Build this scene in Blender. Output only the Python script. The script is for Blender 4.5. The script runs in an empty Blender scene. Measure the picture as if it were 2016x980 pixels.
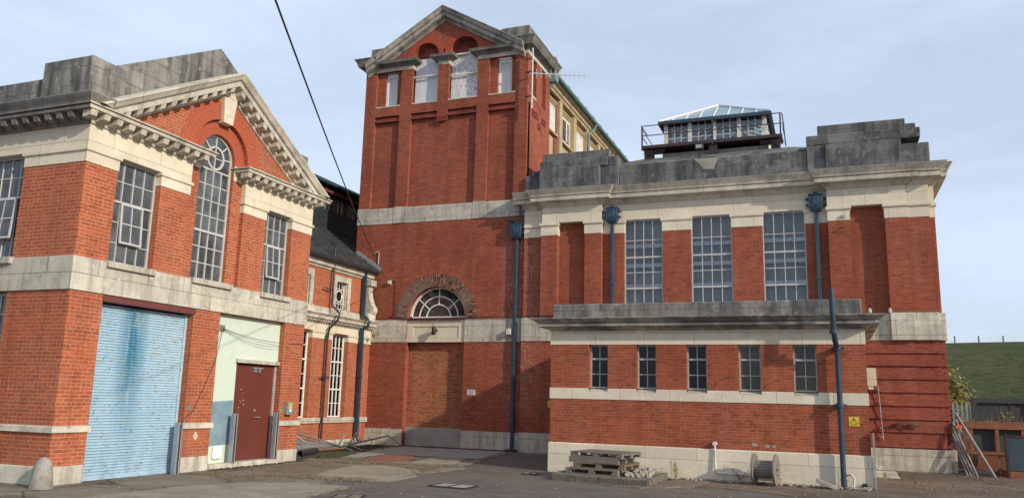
import bpy, bmesh, math, random
from mathutils import Vector, Matrix
random.seed(7)
PI = math.pi
sc = bpy.context.scene
COL = sc.collection

# ------------------------------------------------------------------ camera
cam_d = bpy.data.cameras.new("camera"); cam = bpy.data.objects.new("camera", cam_d); COL.objects.link(cam)
yaw, pit, rol = (math.radians(a) for a in (-21.369, 10.554, 1.444))
cy_, sy_, cp_, sp_, cr_, sr_ = math.cos(yaw), math.sin(yaw), math.cos(pit), math.sin(pit), math.cos(rol), math.sin(rol)
F = Vector((sy_*cp_, cy_*cp_, sp_)); R0 = Vector((cy_, -sy_, 0)); U0 = R0.cross(F)
R = cr_*R0 + sr_*U0; U = -sr_*R0 + cr_*U0
M = Matrix(((R.x, U.x, -F.x, 0), (R.y, U.y, -F.y, 0), (R.z, U.z, -F.z, 1.6), (0, 0, 0, 1)))
cam.matrix_world = M
cam_d.sensor_width = 36; cam_d.lens = 1591.9/2016*36
cam_d.clip_start = 0.1; cam_d.clip_end = 2000
sc.camera = cam
sc.render.resolution_x = 1024; sc.render.resolution_y = 497

# ------------------------------------------------------------------ light
SUN = Vector((1, -0.39, 0.47)).normalized()
el = math.asin(SUN.z); az = math.atan2(SUN.x, SUN.y)
w = bpy.data.worlds.new("World"); sc.world = w; w.use_nodes = True
nt = w.node_tree; nt.nodes.clear()
out = nt.nodes.new("ShaderNodeOutputWorld"); bg = nt.nodes.new("ShaderNodeBackground")
sky = nt.nodes.new("ShaderNodeTexSky"); sky.sky_type = 'NISHITA'; sky.sun_disc = False
sky.sun_elevation = el; sky.sun_rotation = az; sky.air_density = 1.0; sky.dust_density = 1.6; sky.ozone_density = 1.6
tc = nt.nodes.new("ShaderNodeTexCoord"); mp = nt.nodes.new("ShaderNodeMapping"); mp.inputs['Scale'].default_value = (1.1, 1.6, 4.2)
mp.inputs['Rotation'].default_value = (0.1, 0.25, 0.3)
nz = nt.nodes.new("ShaderNodeTexNoise"); nz.inputs['Scale'].default_value = 1.9; nz.inputs['Detail'].default_value = 9; nz.inputs['Roughness'].default_value = .56
nz.inputs['Distortion'].default_value = .35
rp = nt.nodes.new("ShaderNodeValToRGB"); rp.color_ramp.elements[0].position = .36; rp.color_ramp.elements[0].color = (.62, .62, .62, 1)
rp.color_ramp.elements[1].position = .74; rp.color_ramp.elements[1].color = (.95, .95, .95, 1)
mx = nt.nodes.new("ShaderNodeMix"); mx.data_type = 'RGBA'
mx.inputs[7].default_value = (6.6, 7.6, 9.4, 1)
nt.links.new(tc.outputs['Generated'], mp.inputs['Vector']); nt.links.new(mp.outputs['Vector'], nz.inputs['Vector'])
nt.links.new(nz.outputs['Fac'], rp.inputs['Fac']); nt.links.new(rp.outputs['Color'], mx.inputs[0])
nt.links.new(sky.outputs['Color'], mx.inputs[6]); nt.links.new(mx.outputs[2], bg.inputs['Color'])
bg.inputs['Strength'].default_value = 0.12
nt.links.new(bg.outputs['Background'], out.inputs['Surface'])
sl = bpy.data.lights.new("sun", 'SUN'); so = bpy.data.objects.new("sun", sl); COL.objects.link(so)
sl.energy = 3.9; sl.angle = math.radians(1.0); sl.color = (1.0, .90, .76)
so.rotation_euler = SUN.to_track_quat('Z', 'Y').to_euler(); so.location = (20, -10, 30)
sc.view_settings.view_transform = 'Standard'; sc.view_settings.look = 'None'; sc.view_settings.gamma = 1
sc.view_settings.use_curve_mapping = False; sc.view_settings.exposure = 0.0

# ------------------------------------------------------------------ materials
class N:
    def __init__(s, name):
        s.m = bpy.data.materials.new(name); s.m.use_nodes = True; s.t = s.m.node_tree; s.t.nodes.clear()
        s.out = s.n("ShaderNodeOutputMaterial"); s.b = s.n("ShaderNodeBsdfPrincipled"); s.l(s.b.outputs[0], s.out.inputs[0])
        s.pos = None
    def n(s, typ, **kw):
        x = s.t.nodes.new(typ)
        for k, v in kw.items(): setattr(x, k, v)
        return x
    def l(s, a, b): s.t.links.new(a, b)
    def set(s, inp, v):
        if hasattr(v, 'is_output') or hasattr(v, 'links'): s.l(v, inp)
        else: inp.default_value = v if not (isinstance(v, tuple) and len(v) == 3 and len(inp.default_value) == 4) else (*v, 1)
    def P(s):
        if not s.pos: s.pos = s.n("ShaderNodeNewGeometry").outputs['Position']
        return s.pos
    def uv(s):
        a = s.n("ShaderNodeSeparateXYZ"); s.l(s.P(), a.inputs[0])
        b = s.n("ShaderNodeMath", operation='ADD'); s.l(a.outputs[0], b.inputs[0]); s.l(a.outputs[1], b.inputs[1])
        c = s.n("ShaderNodeCombineXYZ"); s.l(b.outputs[0], c.inputs[0]); s.l(a.outputs[2], c.inputs[1])
        return c.outputs[0]
    def noise(s, scale, lo=.4, hi=.6, detail=6, rough=.6, stretch=None, off=0, vec=None):
        x = s.n("ShaderNodeTexNoise"); x.inputs['Scale'].default_value = scale; x.inputs['Detail'].default_value = detail; x.inputs['Roughness'].default_value = rough
        v = vec or s.P()
        mpn = s.n("ShaderNodeMapping"); s.l(v, mpn.inputs[0]); mpn.inputs['Scale'].default_value = stretch or (1, 1, 1); mpn.inputs['Location'].default_value = (off, off*.7, off*.3)
        s.l(mpn.outputs[0], x.inputs[0])
        r = s.n("ShaderNodeMapRange"); s.l(x.outputs[0], r.inputs[0]); r.inputs[1].default_value = lo; r.inputs[2].default_value = hi
        return r.outputs[0]
    def mix(s, f, a, b, mode='MIX'):
        x = s.n("ShaderNodeMix", data_type='RGBA', blend_type=mode); s.set(x.inputs[0], f); s.set(x.inputs[6], a); s.set(x.inputs[7], b); return x.outputs[2]
    def mul(s, a, b):
        x = s.n("ShaderNodeMath", operation='MULTIPLY'); s.set(x.inputs[0], a); s.set(x.inputs[1], b); return x.outputs[0]
    def bump(s, h, strength=.4, dist=.01):
        x = s.n("ShaderNodeBump"); x.inputs['Strength'].default_value = strength; x.inputs['Distance'].default_value = dist
        s.l(h, x.inputs['Height']); s.l(x.outputs[0], s.b.inputs['Normal'])
    def fin(s, col, rough=.85, metal=0, spec=.3):
        s.set(s.b.inputs['Base Color'], col); s.set(s.b.inputs['Roughness'], rough); s.b.inputs['Metallic'].default_value = metal
        s.b.inputs['Specular IOR Level'].default_value = spec
        return s.m

def zmask(s, z0, z1):
    """1 below z0, 0 above z1"""
    a = s.n("ShaderNodeSeparateXYZ"); s.l(s.P(), a.inputs[0])
    r = s.n("ShaderNodeMapRange"); s.l(a.outputs[2], r.inputs[0]); r.inputs[1].default_value = z0; r.inputs[2].default_value = z1
    r.inputs[3].default_value = 1; r.inputs[4].default_value = 0
    return r.outputs[0]

def brick(name, c1, c2, mortar, msize=.009, dark=.25, eff=None, soot=.5, bw=.205):
    s = N(name); uv = s.uv()
    def tex(a, b, m, off=(0, 0, 0)):
        x = s.n("ShaderNodeTexBrick"); x.offset = .5; x.squash = .5; x.squash_frequency = 5
        mpn = s.n("ShaderNodeMapping"); s.l(uv, mpn.inputs[0]); mpn.inputs['Location'].default_value = off
        s.l(mpn.outputs[0], x.inputs['Vector'])
        x.inputs['Scale'].default_value = 1; x.inputs['Brick Width'].default_value = bw; x.inputs['Row Height'].default_value = .0655
        x.inputs['Mortar Size'].default_value = msize; x.inputs['Mortar Smooth'].default_value = .15; x.inputs['Bias'].default_value = -.1
        s.set(x.inputs['Color1'], a); s.set(x.inputs['Color2'], b); s.set(x.inputs['Mortar'], m)
        return x
    b = tex(c1, c2, mortar)
    # a second, sparse random pick of dark bricks from stretched noise in course-sized cells
    col = b.outputs['Color']
    cells = s.noise(1, .60, .64, 0, 0, stretch=(4.9, 4.9, 15.3), off=3)
    col = s.mix(s.mul(cells, dark), col, tuple(x*.45 for x in c2))
    cells2 = s.noise(1, .60, .66, 0, 0, stretch=(3.4, 3.4, 15.3), off=9)
    col = s.mix(s.mul(cells2, .35), col, tuple(min(1, x*1.35+.02) for x in c1))
    col = s.mix(s.mul(s.noise(.45, .42, .72, 7, .65), soot), col, tuple(x*.55 for x in c2))
    col = s.mix(s.mul(s.noise(.9, .5, .75, 8, .7, stretch=(2.2, 2.2, .5), off=5), .3), col, (.30, .17, .12))
    col = s.mix(s.mul(s.noise(1.0, .56, .60, 2, .5, stretch=(.9, .9, 1.6), off=21), .22), col, tuple(min(1, x*1.25) for x in c1))
    col = s.mix(s.mul(s.noise(1.0, .50, .72, 7, .6, stretch=(3.2, 3.2, .22), off=31), .35), col, tuple(x*.5 for x in c2))
    if eff:   # white salts on the brick inside a box x0,x1,z0,z1
        a = s.n("ShaderNodeSeparateXYZ"); s.l(s.P(), a.inputs[0])
        f = None
        for axis, lo, hi, soft in ((0, eff[0], eff[1], .35), (2, eff[2], eff[3], .8)):
            for A, B in ((lo-soft, lo+soft), (hi+soft, hi-soft)):
                r = s.n("ShaderNodeMapRange"); s.l(a.outputs[axis], r.inputs[0]); r.inputs[1].default_value = A; r.inputs[2].default_value = B
                f = r.outputs[0] if f is None else s.mul(f, r.outputs[0])
        f = s.mul(f, s.noise(5, .42, .6, 6, .7)); f = s.mul(f, b.outputs['Fac'])
        col = s.mix(s.mul(f, .85), col, (.62, .54, .50))
    h = s.n("ShaderNodeMath", operation='SUBTRACT'); h.inputs[0].default_value = 1; s.l(b.outputs['Fac'], h.inputs[1])
    s.bump(h.outputs[0], .5, .006)
    return s.fin(col, .88, 0, .2)

def arch_brick(name, frame, cu, cz, c1, c2, mortar, dark=(.02, .015, .015), darkamt=0):
    s = N(name); a = s.n("ShaderNodeSeparateXYZ"); s.l(s.P(), a.inputs[0])
    du = s.n("ShaderNodeMath", operation='SUBTRACT'); s.l(a.outputs[0 if frame == 'Y' else 1], du.inputs[0]); du.inputs[1].default_value = cu
    dz = s.n("ShaderNodeMath", operation='SUBTRACT'); s.l(a.outputs[2], dz.inputs[0]); dz.inputs[1].default_value = cz
    at = s.n("ShaderNodeMath", operation='ARCTAN2'); s.l(dz.outputs[0], at.inputs[0]); s.l(du.outputs[0], at.inputs[1])
    rr = s.n("ShaderNodeMath", operation='POWER'); rr.inputs[1].default_value = .5
    p1 = s.mul(du.outputs[0], du.outputs[0]); p2 = s.mul(dz.outputs[0], dz.outputs[0])
    ad = s.n("ShaderNodeMath", operation='ADD'); s.l(p1, ad.inputs[0]); s.l(p2, ad.inputs[1]); s.l(ad.outputs[0], rr.inputs[0])
    c = s.n("ShaderNodeCombineXYZ"); s.l(rr.outputs[0], c.inputs[0]); s.l(s.mul(at.outputs[0], 1.15), c.inputs[1])
    x = s.n("ShaderNodeTexBrick"); s.l(c.outputs[0], x.inputs['Vector']); x.inputs['Scale'].default_value = 1
    x.inputs['Brick Width'].default_value = .24; x.inputs['Row Height'].default_value = .07; x.inputs['Mortar Size'].default_value = .007
    s.set(x.inputs['Color1'], c1); s.set(x.inputs['Color2'], c2); s.set(x.inputs['Mortar'], mortar)
    col = x.outputs['Color']
    if darkamt:
        vv = s.n("ShaderNodeMapping"); s.l(c.outputs[0], vv.inputs[0]); vv.inputs['Scale'].default_value = (4.2, 30, 1)
        col = s.mix(s.mul(s.noise(1, .44, .54, 1, .5, vec=vv.outputs[0]), darkamt), col, dark)
        # worn, dusty patches low on the ring
        col = s.mix(s.mul(s.noise(1.3, .45, .6, 6, .6, off=4), .75), col, (.19, .14, .11))
    h = s.n("ShaderNodeMath", operation='SUBTRACT'); h.inputs[0].default_value = 1; s.l(x.outputs['Fac'], h.inputs[1])
    s.bump(h.outputs[0], .5, .006)
    return s.fin(col, .88, 0, .2)

def stone(name, base, dirt, dark, da=.5, ka=.4, jw=1.15, jh=.4, joffz=0, streak=6., lichen=None, jd=.35, klo=.48, khi=.68):
    s = N(name); uv = s.uv()
    mpn = s.n("ShaderNodeMapping"); s.l(uv, mpn.inputs[0]); mpn.inputs['Location'].default_value = (0.3, joffz, 0)
    b = s.n("ShaderNodeTexBrick"); s.l(mpn.outputs[0], b.inputs['Vector']); b.inputs['Scale'].default_value = 1
    b.inputs['Brick Width'].default_value = jw; b.inputs['Row Height'].default_value = jh; b.inputs['Mortar Size'].default_value = .008
    b.inputs['Mortar Smooth'].default_value = .3
    s.set(b.inputs['Color1'], base); s.set(b.inputs['Color2'], tuple(x*.86 for x in base)); s.set(b.inputs['Mortar'], tuple(x*jd for x in base))
    col = b.outputs['Color']
    col = s.mix(s.mul(s.noise(1.1, .38, .68, 9, .68), da), col, dirt)
    col = s.mix(s.mul(s.noise(1.0, klo, khi, 8, .62, stretch=(streak*.8, streak*.8, .5), off=2), ka*.9), col, dark)
    col = s.mix(s.mul(s.noise(1.0, klo+.02, khi, 5, .6, stretch=(streak*2.2, streak*2.2, .45), off=12), ka*.30), col, dark)
    col = s.mix(s.mul(s.noise(2.6, .52, .66, 9, .74, off=6), ka*.7), col, dark)
    col = s.mix(s.mul(b.outputs['Fac'], .7), col, tuple(x*jd*.8 for x in base))
    col = s.mix(s.mul(s.noise(1.0, .55, .62, 7, .7, stretch=(.8, .8, 1.5), off=41), .45), col, tuple(min(1, x*1.12+.02) for x in base))
    col = s.mix(s.mul(s.noise(34, .55, .75, 4, .7), .35), col, tuple(x*.4 for x in dirt))
    if lichen: col = s.mix(s.mul(s.noise(5.5, .58, .66, 9, .75, off=11), .75), col, lichen)
    s.bump(s.noise(16, .25, .75, 8, .7), .3, .012)
    return s.fin(col, .92, 0, .15)

def plain(name, base, var=None, scale=3., amt=.5, rough=.6, metal=0, spec=.4, fine=0, stretch=None, bump=0, lo=.42, hi=.62, c3=None, c3lo=.58):
    s = N(name); col = base
    if var: col = s.mix(s.mul(s.noise(scale, lo, hi, 8, .65, stretch=stretch), amt), base, var)
    if c3: col = s.mix(s.noise(scale*4.2, c3lo, c3lo+.06, 6, .7, stretch=stretch, off=8), col, c3)
    if fine: col = s.mix(s.mul(s.noise(40, .45, .7, 3, .6), fine), col, tuple(x*.5 for x in base))
    if bump: s.bump(s.noise(scale*6, .3, .7, 6, .7), bump, .01)
    return s.fin(col, rough, metal, spec)

m_brick = brick("brick_red", (.39, .105, .045), (.31, .075, .036), (.50, .28, .17), .0058, .25, soot=.35)
m_brick_t = brick("brick_tower", (.290, .074, .038), (.230, .055, .030), (.27, .125, .085), .0055, .3, eff=(-9.85, -9.2, 1.5, 7.0), soot=.5)
m_brick_low = brick("brick_tower_salted", (.310, .080, .039), (.24, .057, .031), (.31, .145, .10), .0055, .3, eff=(-9.3, -8.7, 1.5, 7.2), soot=.55)
m_brick_ext = brick("brick_annex", (.325, .085, .039), (.265, .063, .032), (.36, .175, .115), .0055, .35, soot=.4)
m_brick_infill = brick("brick_infill", (.46, .125, .045), (.34, .085, .035), (.66, .45, .24), .013, .35, soot=.3)
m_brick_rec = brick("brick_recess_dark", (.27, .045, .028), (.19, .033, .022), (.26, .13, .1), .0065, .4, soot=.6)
m_stone = stone("limestone", (.70, .63, .49), (.56, .49, .36), (.32, .28, .20), .35, .16, jd=.6)
m_stone_c = stone("limestone_cornice", (.62, .57, .46), (.42, .385, .31), (.15, .14, .12), .6, .6, jh=3., streak=3, jd=.55)
m_stone_d = stone("limestone_sooty", (.27, .255, .225), (.13, .128, .12), (.05, .052, .056), .7, .75, jh=3., streak=4)
m_stone_w = stone("limestone_weathered", (.60, .56, .46), (.33, .30, .24), (.13, .125, .105), .65, .6, lichen=(.68, .66, .56))
m_stone_band = stone("limestone_band", (.63, .58, .47), (.42, .39, .31), (.17, .165, .14), .5, .45, jw=1.25, jh=.62, joffz=.13)
m_grey = stone("parapet_concrete", (.30, .287, .25), (.17, .165, .15), (.055, .057, .058), .65, .95, jw=1.3, jh=.34, streak=3.6, lichen=(.36, .35, .29), jd=.4, klo=.42, khi=.62)
m_grey2 = stone("parapet_concrete_dark", (.195, .19, .178), (.12, .12, .117), (.042, .045, .05), .6, .95, jw=1.5, jh=.42, streak=3.2, lichen=(.27, .26, .215), jd=.45, klo=.42, khi=.62)
m_keep = plain("render_grey", (.30, .29, .25), (.2, .19, .17), 1.5, .5, .9, fine=.3, bump=.2)
m_slate = None
def slate():
    s = N("slate"); a = s.n("ShaderNodeSeparateXYZ"); s.l(s.P(), a.inputs[0])
    c = s.n("ShaderNodeCombineXYZ"); s.l(a.outputs[1], c.inputs[0]); s.l(a.outputs[2], c.inputs[1])
    b = s.n("ShaderNodeTexBrick"); s.l(c.outputs[0], b.inputs['Vector']); b.inputs['Scale'].default_value = 1
    b.inputs['Brick Width'].default_value = .28; b.inputs['Row Height'].default_value = .12; b.inputs['Mortar Size'].default_value = .006
    s.set(b.inputs['Color1'], (.042, .043, .045)); s.set(b.inputs['Color2'], (.026, .028, .032)); s.set(b.inputs['Mortar'], (.015, .015, .016))
    col = s.mix(s.mul(s.noise(2.5, .45, .65, 8, .7), .6), b.outputs['Color'], (.085, .08, .065))
    s.bump(b.outputs['Fac'], -.6, .012)
    return s.fin(col, .9, 0, .08)
m_slate = slate()
m_white = plain("white_paint", (.80, .79, .75), (.50, .47, .41), 7, .45, .5)
m_white_old = plain("white_paint_flaking", (.66, .65, .61), (.40, .37, .32), 6, .6, .7, c3=(.20, .17, .14))
m_frame = plain("steel_frame_paint", (.50, .495, .47), (.32, .31, .28), 9, .4, .5)
m_frame_g = plain("steel_frame_grey", (.42, .41, .38), (.24, .22, .19), 9, .5, .55)
m_board = plain("boarding_white", (.60, .61, .62), (.40, .40, .41), 2.2, .6, .8, stretch=(2, 2, .5), bump=.15)
m_board_f = plain("boarding_flaking", (.66, .66, .64), (.42, .41, .40), 2.4, .6, .8, stretch=(2.5, 2.5, .6), c3=(.12, .11, .11), c3lo=.545)
m_pipe = plain("pipe_blue_paint", (.020, .046, .074), (.045, .085, .12), 4, .5, .42, c3=(.03, .035, .045), stretch=(1, 1, .5))
m_pipe_k = plain("pipe_black_paint", (.022, .026, .034), (.05, .055, .06), 6, .5, .45)
m_lead = plain("lead_flashing", (.34, .35, .36), (.18, .185, .19), 5, .5, .6, metal=.2)
m_maroon = plain("maroon_door_paint", (.135, .036, .026), (.10, .030, .024), 1.6, .5, .42)
m_lintel = plain("red_oxide_paint", (.155, .045, .038), (.09, .035, .03), 5, .5, .5)
m_steel = plain("galvanised_steel", (.40, .42, .44), (.26, .28, .30), 7, .5, .45, metal=.6)
m_rust = plain("rusty_steel", (.20, .075, .038), (.30, .13, .065), 5, .5, .85, c3=(.10, .045, .03))
m_rustplate = plain("rusty_plate", (.25, .105, .060), (.19, .085, .052), 2.2, .6, .85, fine=.25)
m_dark = plain("dark_iron", (.035, .022, .026), (.075, .04, .035), 6, .6, .7)
m_black = plain("dark_interior", (.012, .012, .013), rough=.9)
m_wood = plain("grey_pallet_wood", (.215, .185, .155), (.12, .10, .085), 5, .6, .85, stretch=(1, 4, 6), fine=.3)
m_wood2 = plain("brown_pallet_wood", (.20, .15, .105), (.12, .09, .065), 5, .6, .85, stretch=(1, 4, 6), fine=.3)
m_woodb = plain("blue_painted_wood", (.22, .30, .32), (.15, .19, .2), 6, .5, .8)
m_fence = plain("black_fence_boards", (.045, .046, .05), (.085, .085, .085), 4, .5, .85, stretch=(4, 4, 1))
m_conc = plain("concrete_kerb", (.33, .31, .26), (.17, .155, .125), 4, .65, .92, fine=.4, bump=.4)
m_kerb = plain("mossy_kerb", (.17, .15, .115), (.085, .078, .06), 5, .7, .95, fine=.4, bump=.5)
m_copper = plain("verdigris_copper", (.15, .25, .24), (.10, .16, .16), 5, .5, .6)
m_ochre = plain("ochre_render", (.46, .36, .22), (.30, .225, .13), 2.5, .6, .9, bump=.1, fine=.25)
m_yellow = plain("sign_yellow", (.72, .50, .03), (.6, .42, .05), 8, .3, .45)
m_ink = plain("sign_ink", (.03, .025, .015), rough=.5)
m_signw = plain("sign_white", (.55, .56, .50), (.4, .4, .36), 12, .4, .5)
m_greens = plain("sticker_green", (.05, .32, .20), rough=.5)
m_blueb = plain("blue_tarp_sheet", (.03, .05, .072), (.06, .085, .11), 3, .5, .6)
m_plastic = plain("white_plastic", (.82, .82, .80), rough=.35)
m_cable = plain("black_cable", (.012, .013, .018), rough=.5)
m_pole = plain("dull_scaffold_tube", (.26, .25, .235), (.15, .14, .13), 9, .5, .55, metal=.3)
m_alu = plain("alloy_tube", (.52, .53, .54), (.35, .35, .36), 9, .4, .35, metal=.6)
m_gravel = plain("pale_stone_rubble", (.36, .325, .26), (.22, .195, .155), 9, .5, .9, fine=.3)
m_soil = plain("moss_soil", (.055, .05, .03), (.085, .10, .03), 6, .7, .95, bump=.6)
m_leaf = plain("yellowing_leaf", (.20, .165, .035), (.10, .105, .025), 2.6, .7, .6)
m_twig = plain("twig_bark", (.12, .09, .06), rough=.9)
m_stem = plain("dry_weed", (.26, .20, .07), (.16, .15, .05), 5, .6, .8)
m_green = None

def glass_mat(name, tint=(.02, .023, .028), rough=.06, var=(.06, .065, .07), spec=.9):
    s = N(name)
    col = s.mix(s.mul(s.noise(1.7, .45, .7, 5, .6), .8), tint, var)
    s.bump(s.noise(3.0, .3, .7, 2, .5), .08, .02)
    return s.fin(col, rough, 0, spec)
m_glass = glass_mat("window_glass")
m_glass_k = glass_mat("window_glass_dark", (.007, .008, .010), .05, (.016, .016, .016), .25)
m_glass_b = glass_mat("window_glass_brown", (.05, .042, .034), .15, (.085, .07, .055), .4)
m_glass_s = glass_mat("roof_glass", (.17, .27, .31), .22, (.24, .34, .38), .35)
def clear_glass(nm="clear_glass", dirt=0):
    s = N(nm); t = s.n("ShaderNodeBsdfTransparent"); t.inputs[0].default_value = (.93, .95, .96, 1)
    g = s.n("ShaderNodeBsdfGlossy"); g.inputs['Roughness'].default_value = .04
    f = s.n("ShaderNodeFresnel"); f.inputs[0].default_value = 1.5
    x = s.n("ShaderNodeMixShader"); s.l(f.outputs[0], x.inputs[0]); s.l(g.outputs[0], x.inputs[2])
    if dirt:
        d = s.n('ShaderNodeBsdfDiffuse'); d.inputs[0].default_value = (.15, .165, .18, 1); y = s.n('ShaderNodeMixShader')  # grey-blue film: dirt and reflected sky both put into the pane colour
        s.l(s.mul(s.noise(1.3, .25, .75, 7, .7, off=3), dirt), y.inputs[0]); s.l(t.outputs[0], y.inputs[1]); s.l(d.outputs[0], y.inputs[2]); s.l(y.outputs[0], x.inputs[1])
    else: s.l(t.outputs[0], x.inputs[1])
    s.l(x.outputs[0], s.out.inputs[0]); return s.m
m_clear = clear_glass()
m_dusty_sky = clear_glass('dusty_sky_glass', 1.0)
m_room = plain('dim_room', (.12, .125, .13), (.05, .052, .055), 1.1, .9, .9)
m_jamb = plain('inner_plaster', (.50, .48, .43), (.32, .30, .27), 6, .6, .9)
m_rib = plain("ribbed_sheet", (.62, .64, .65), (.40, .41, .42), 1.2, .6, .6)
m_rail = plain("sheeting_rail", (.62, .66, .70), (.45, .48, .5), 5, .4, .6)

def green_wall_mat():
    s = N("green_wall_paint")
    c = s.mix(s.mul(s.noise(1.2, .4, .65, 7, .65), .6), (.52, .61, .50), (.60, .66, .56))
    c = s.mix(s.mul(s.noise(9, .60, .68, 6, .7), .6), c, (.36, .40, .33))
    s.bump(s.noise(12, .3, .7, 6, .7), .2, .01)
    return s.fin(c, .8, 0, .3)
m_green = green_wall_mat()
m_bluepatch = plain("slate_blue_paint", (.155, .235, .285), (.24, .33, .37), 5, .7, .8, stretch=(1, 1, .6), bump=.2)

def shutter_mat():
    s = N("blue_shutter_paint")
    c = s.mix(s.mul(s.noise(1.0, .42, .66, 6, .6), .6), (.33, .49, .60), (.45, .57, .64))
    a = s.n("ShaderNodeSeparateXYZ"); s.l(s.P(), a.inputs[0])
    d = s.n("ShaderNodeMath", operation='SUBTRACT'); s.l(a.outputs[1], d.inputs[0]); d.inputs[1].default_value = 11.88
    d2 = s.n("ShaderNodeMath", operation='ABSOLUTE'); s.l(d.outputs[0], d2.inputs[0])
    r = s.n("ShaderNodeMapRange"); s.l(d2.outputs[0], r.inputs[0]); r.inputs[1].default_value = .40; r.inputs[2].default_value = .05
    rz = s.n("ShaderNodeMapRange"); s.l(a.outputs[2], rz.inputs[0]); rz.inputs[1].default_value = .2; rz.inputs[2].default_value = 2.2
    st = s.mul(s.mul(r.outputs[0], rz.outputs[0]), s.noise(2.2, .22, .48, 7, .65, stretch=(1, 3, .35)))
    c = s.mix(st, c, (.045, .20, .31))
    fl = s.noise(7, .575, .60, 7, .75, stretch=(1, 1, 2.6), off=4)
    band = s.n("ShaderNodeMapRange"); s.l(a.outputs[2], band.inputs[0]); band.inputs[1].default_value = .3; band.inputs[2].default_value = 1.0
    c = s.mix(s.mul(fl, band.outputs[0]), c, (.34, .34, .25))
    fl2 = s.noise(12, .60, .625, 7, .75, stretch=(1, 1, 2.8), off=14)
    c = s.mix(fl2, c, (.05, .055, .06))
    c = s.mix(s.mul(zmask(s, .1, .9), s.mul(s.noise(5, .45, .6, 7, .7), .5)), c, (.20, .25, .32))
    return s.fin(c, .55, 0, .35)
m_shutter = shutter_mat()

def ground_mat(name, base, var, spots, scale=.8, fine=.5, cracks=False, dirt=None, bump=.35):
    s = N(name)
    c = s.mix(s.noise(scale, .38, .64, 8, .65), base, var)
    c = s.mix(s.mul(s.noise(scale*5, .46, .62, 9, .75, off=17), .45), c, tuple(x*.62 for x in base))
    c = s.mix(s.mul(s.noise(scale*2.2, .55, .63, 9, .8, off=27), .45), c, tuple(min(1, x*1.5) for x in var))
    if dirt: c = s.mix(s.mul(s.noise(.6, .47, .60, 8, .7, off=7), .9), c, dirt)
    c = s.mix(s.mul(s.noise(60, .5, .7, 3, .6), fine), c, spots)
    c = s.mix(s.mul(s.noise(24, .66, .70, 3, .6, off=3), .7), c, tuple(min(1, x*2.6) for x in base))
    if cracks:
        v = s.n("ShaderNodeTexVoronoi", feature='DISTANCE_TO_EDGE'); v.inputs['Scale'].default_value = .55
        mpn = s.n("ShaderNodeMapping"); s.l(s.P(), mpn.inputs[0]); s.l(mpn.outputs[0], v.inputs['Vector'])
        r = s.n("ShaderNodeMapRange"); s.l(v.outputs['Distance'], r.inputs[0]); r.inputs[1].default_value = .018; r.inputs[2].default_value = .004
        c = s.mix(s.mul(r.outputs[0], .8), c, (.05, .045, .035))
    s.bump(s.noise(45, .3, .7, 6, .75), bump, .012)
    return s.fin(c, .93, 0, .15)
m_asphalt = ground_mat("asphalt", (.128, .112, .098), (.160, .142, .124), (.07, .062, .054), .7, .6, dirt=(.165, .142, .118), bump=.6)
m_yard = ground_mat("yard_dirt", (.145, .11, .08), (.09, .075, .058), (.22, .18, .14), 1.3, .6, dirt=(.20, .15, .11), bump=.7)
m_conc_g = ground_mat("old_concrete", (.28, .245, .19), (.195, .165, .12), (.12, .10, .075), .9, .6, cracks=True, dirt=(.105, .08, .052), bump=.7)
m_conc_l = ground_mat("pale_concrete", (.36, .32, .25), (.25, .22, .17), (.15, .135, .11), 2.2, .6, cracks=False, dirt=(.23, .19, .135), bump=.6)
m_conc_t = ground_mat("brown_stained_concrete", (.22, .175, .12), (.15, .12, .085), (.1, .08, .06), 1.2, .4)
m_grass = ground_mat("hill_grass", (.072, .094, .036), (.105, .112, .052), (.05, .06, .026), .35, .6, dirt=(.140, .122, .070), bump=1)
def hill_mat():
    s = N("hill_grass_mottled")
    c = s.mix(s.noise(.16, .38, .64, 8, .7), (.085, .115, .042), (.122, .132, .060))
    c = s.mix(s.mul(s.noise(.30, .50, .66, 9, .75, stretch=(1, 1, 2), off=5), .8), c, (.165, .142, .082))
    c = s.mix(s.mul(s.noise(1.6, .48, .62, 6, .75, off=9), .75), c, (.036, .052, .020))
    c = s.mix(s.mul(s.noise(3.1, .57, .66, 5, .7, off=19), .6), c, (.17, .155, .085))
    s.bump(s.noise(2.5, .3, .7, 8, .8), 1, .25)
    return s.fin(c, .95, 0, .1)
m_grass = hill_mat()
m_grit = ground_mat("grit", (.20, .16, .12), (.14, .11, .08), (.30, .26, .2), 3, .6)

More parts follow.
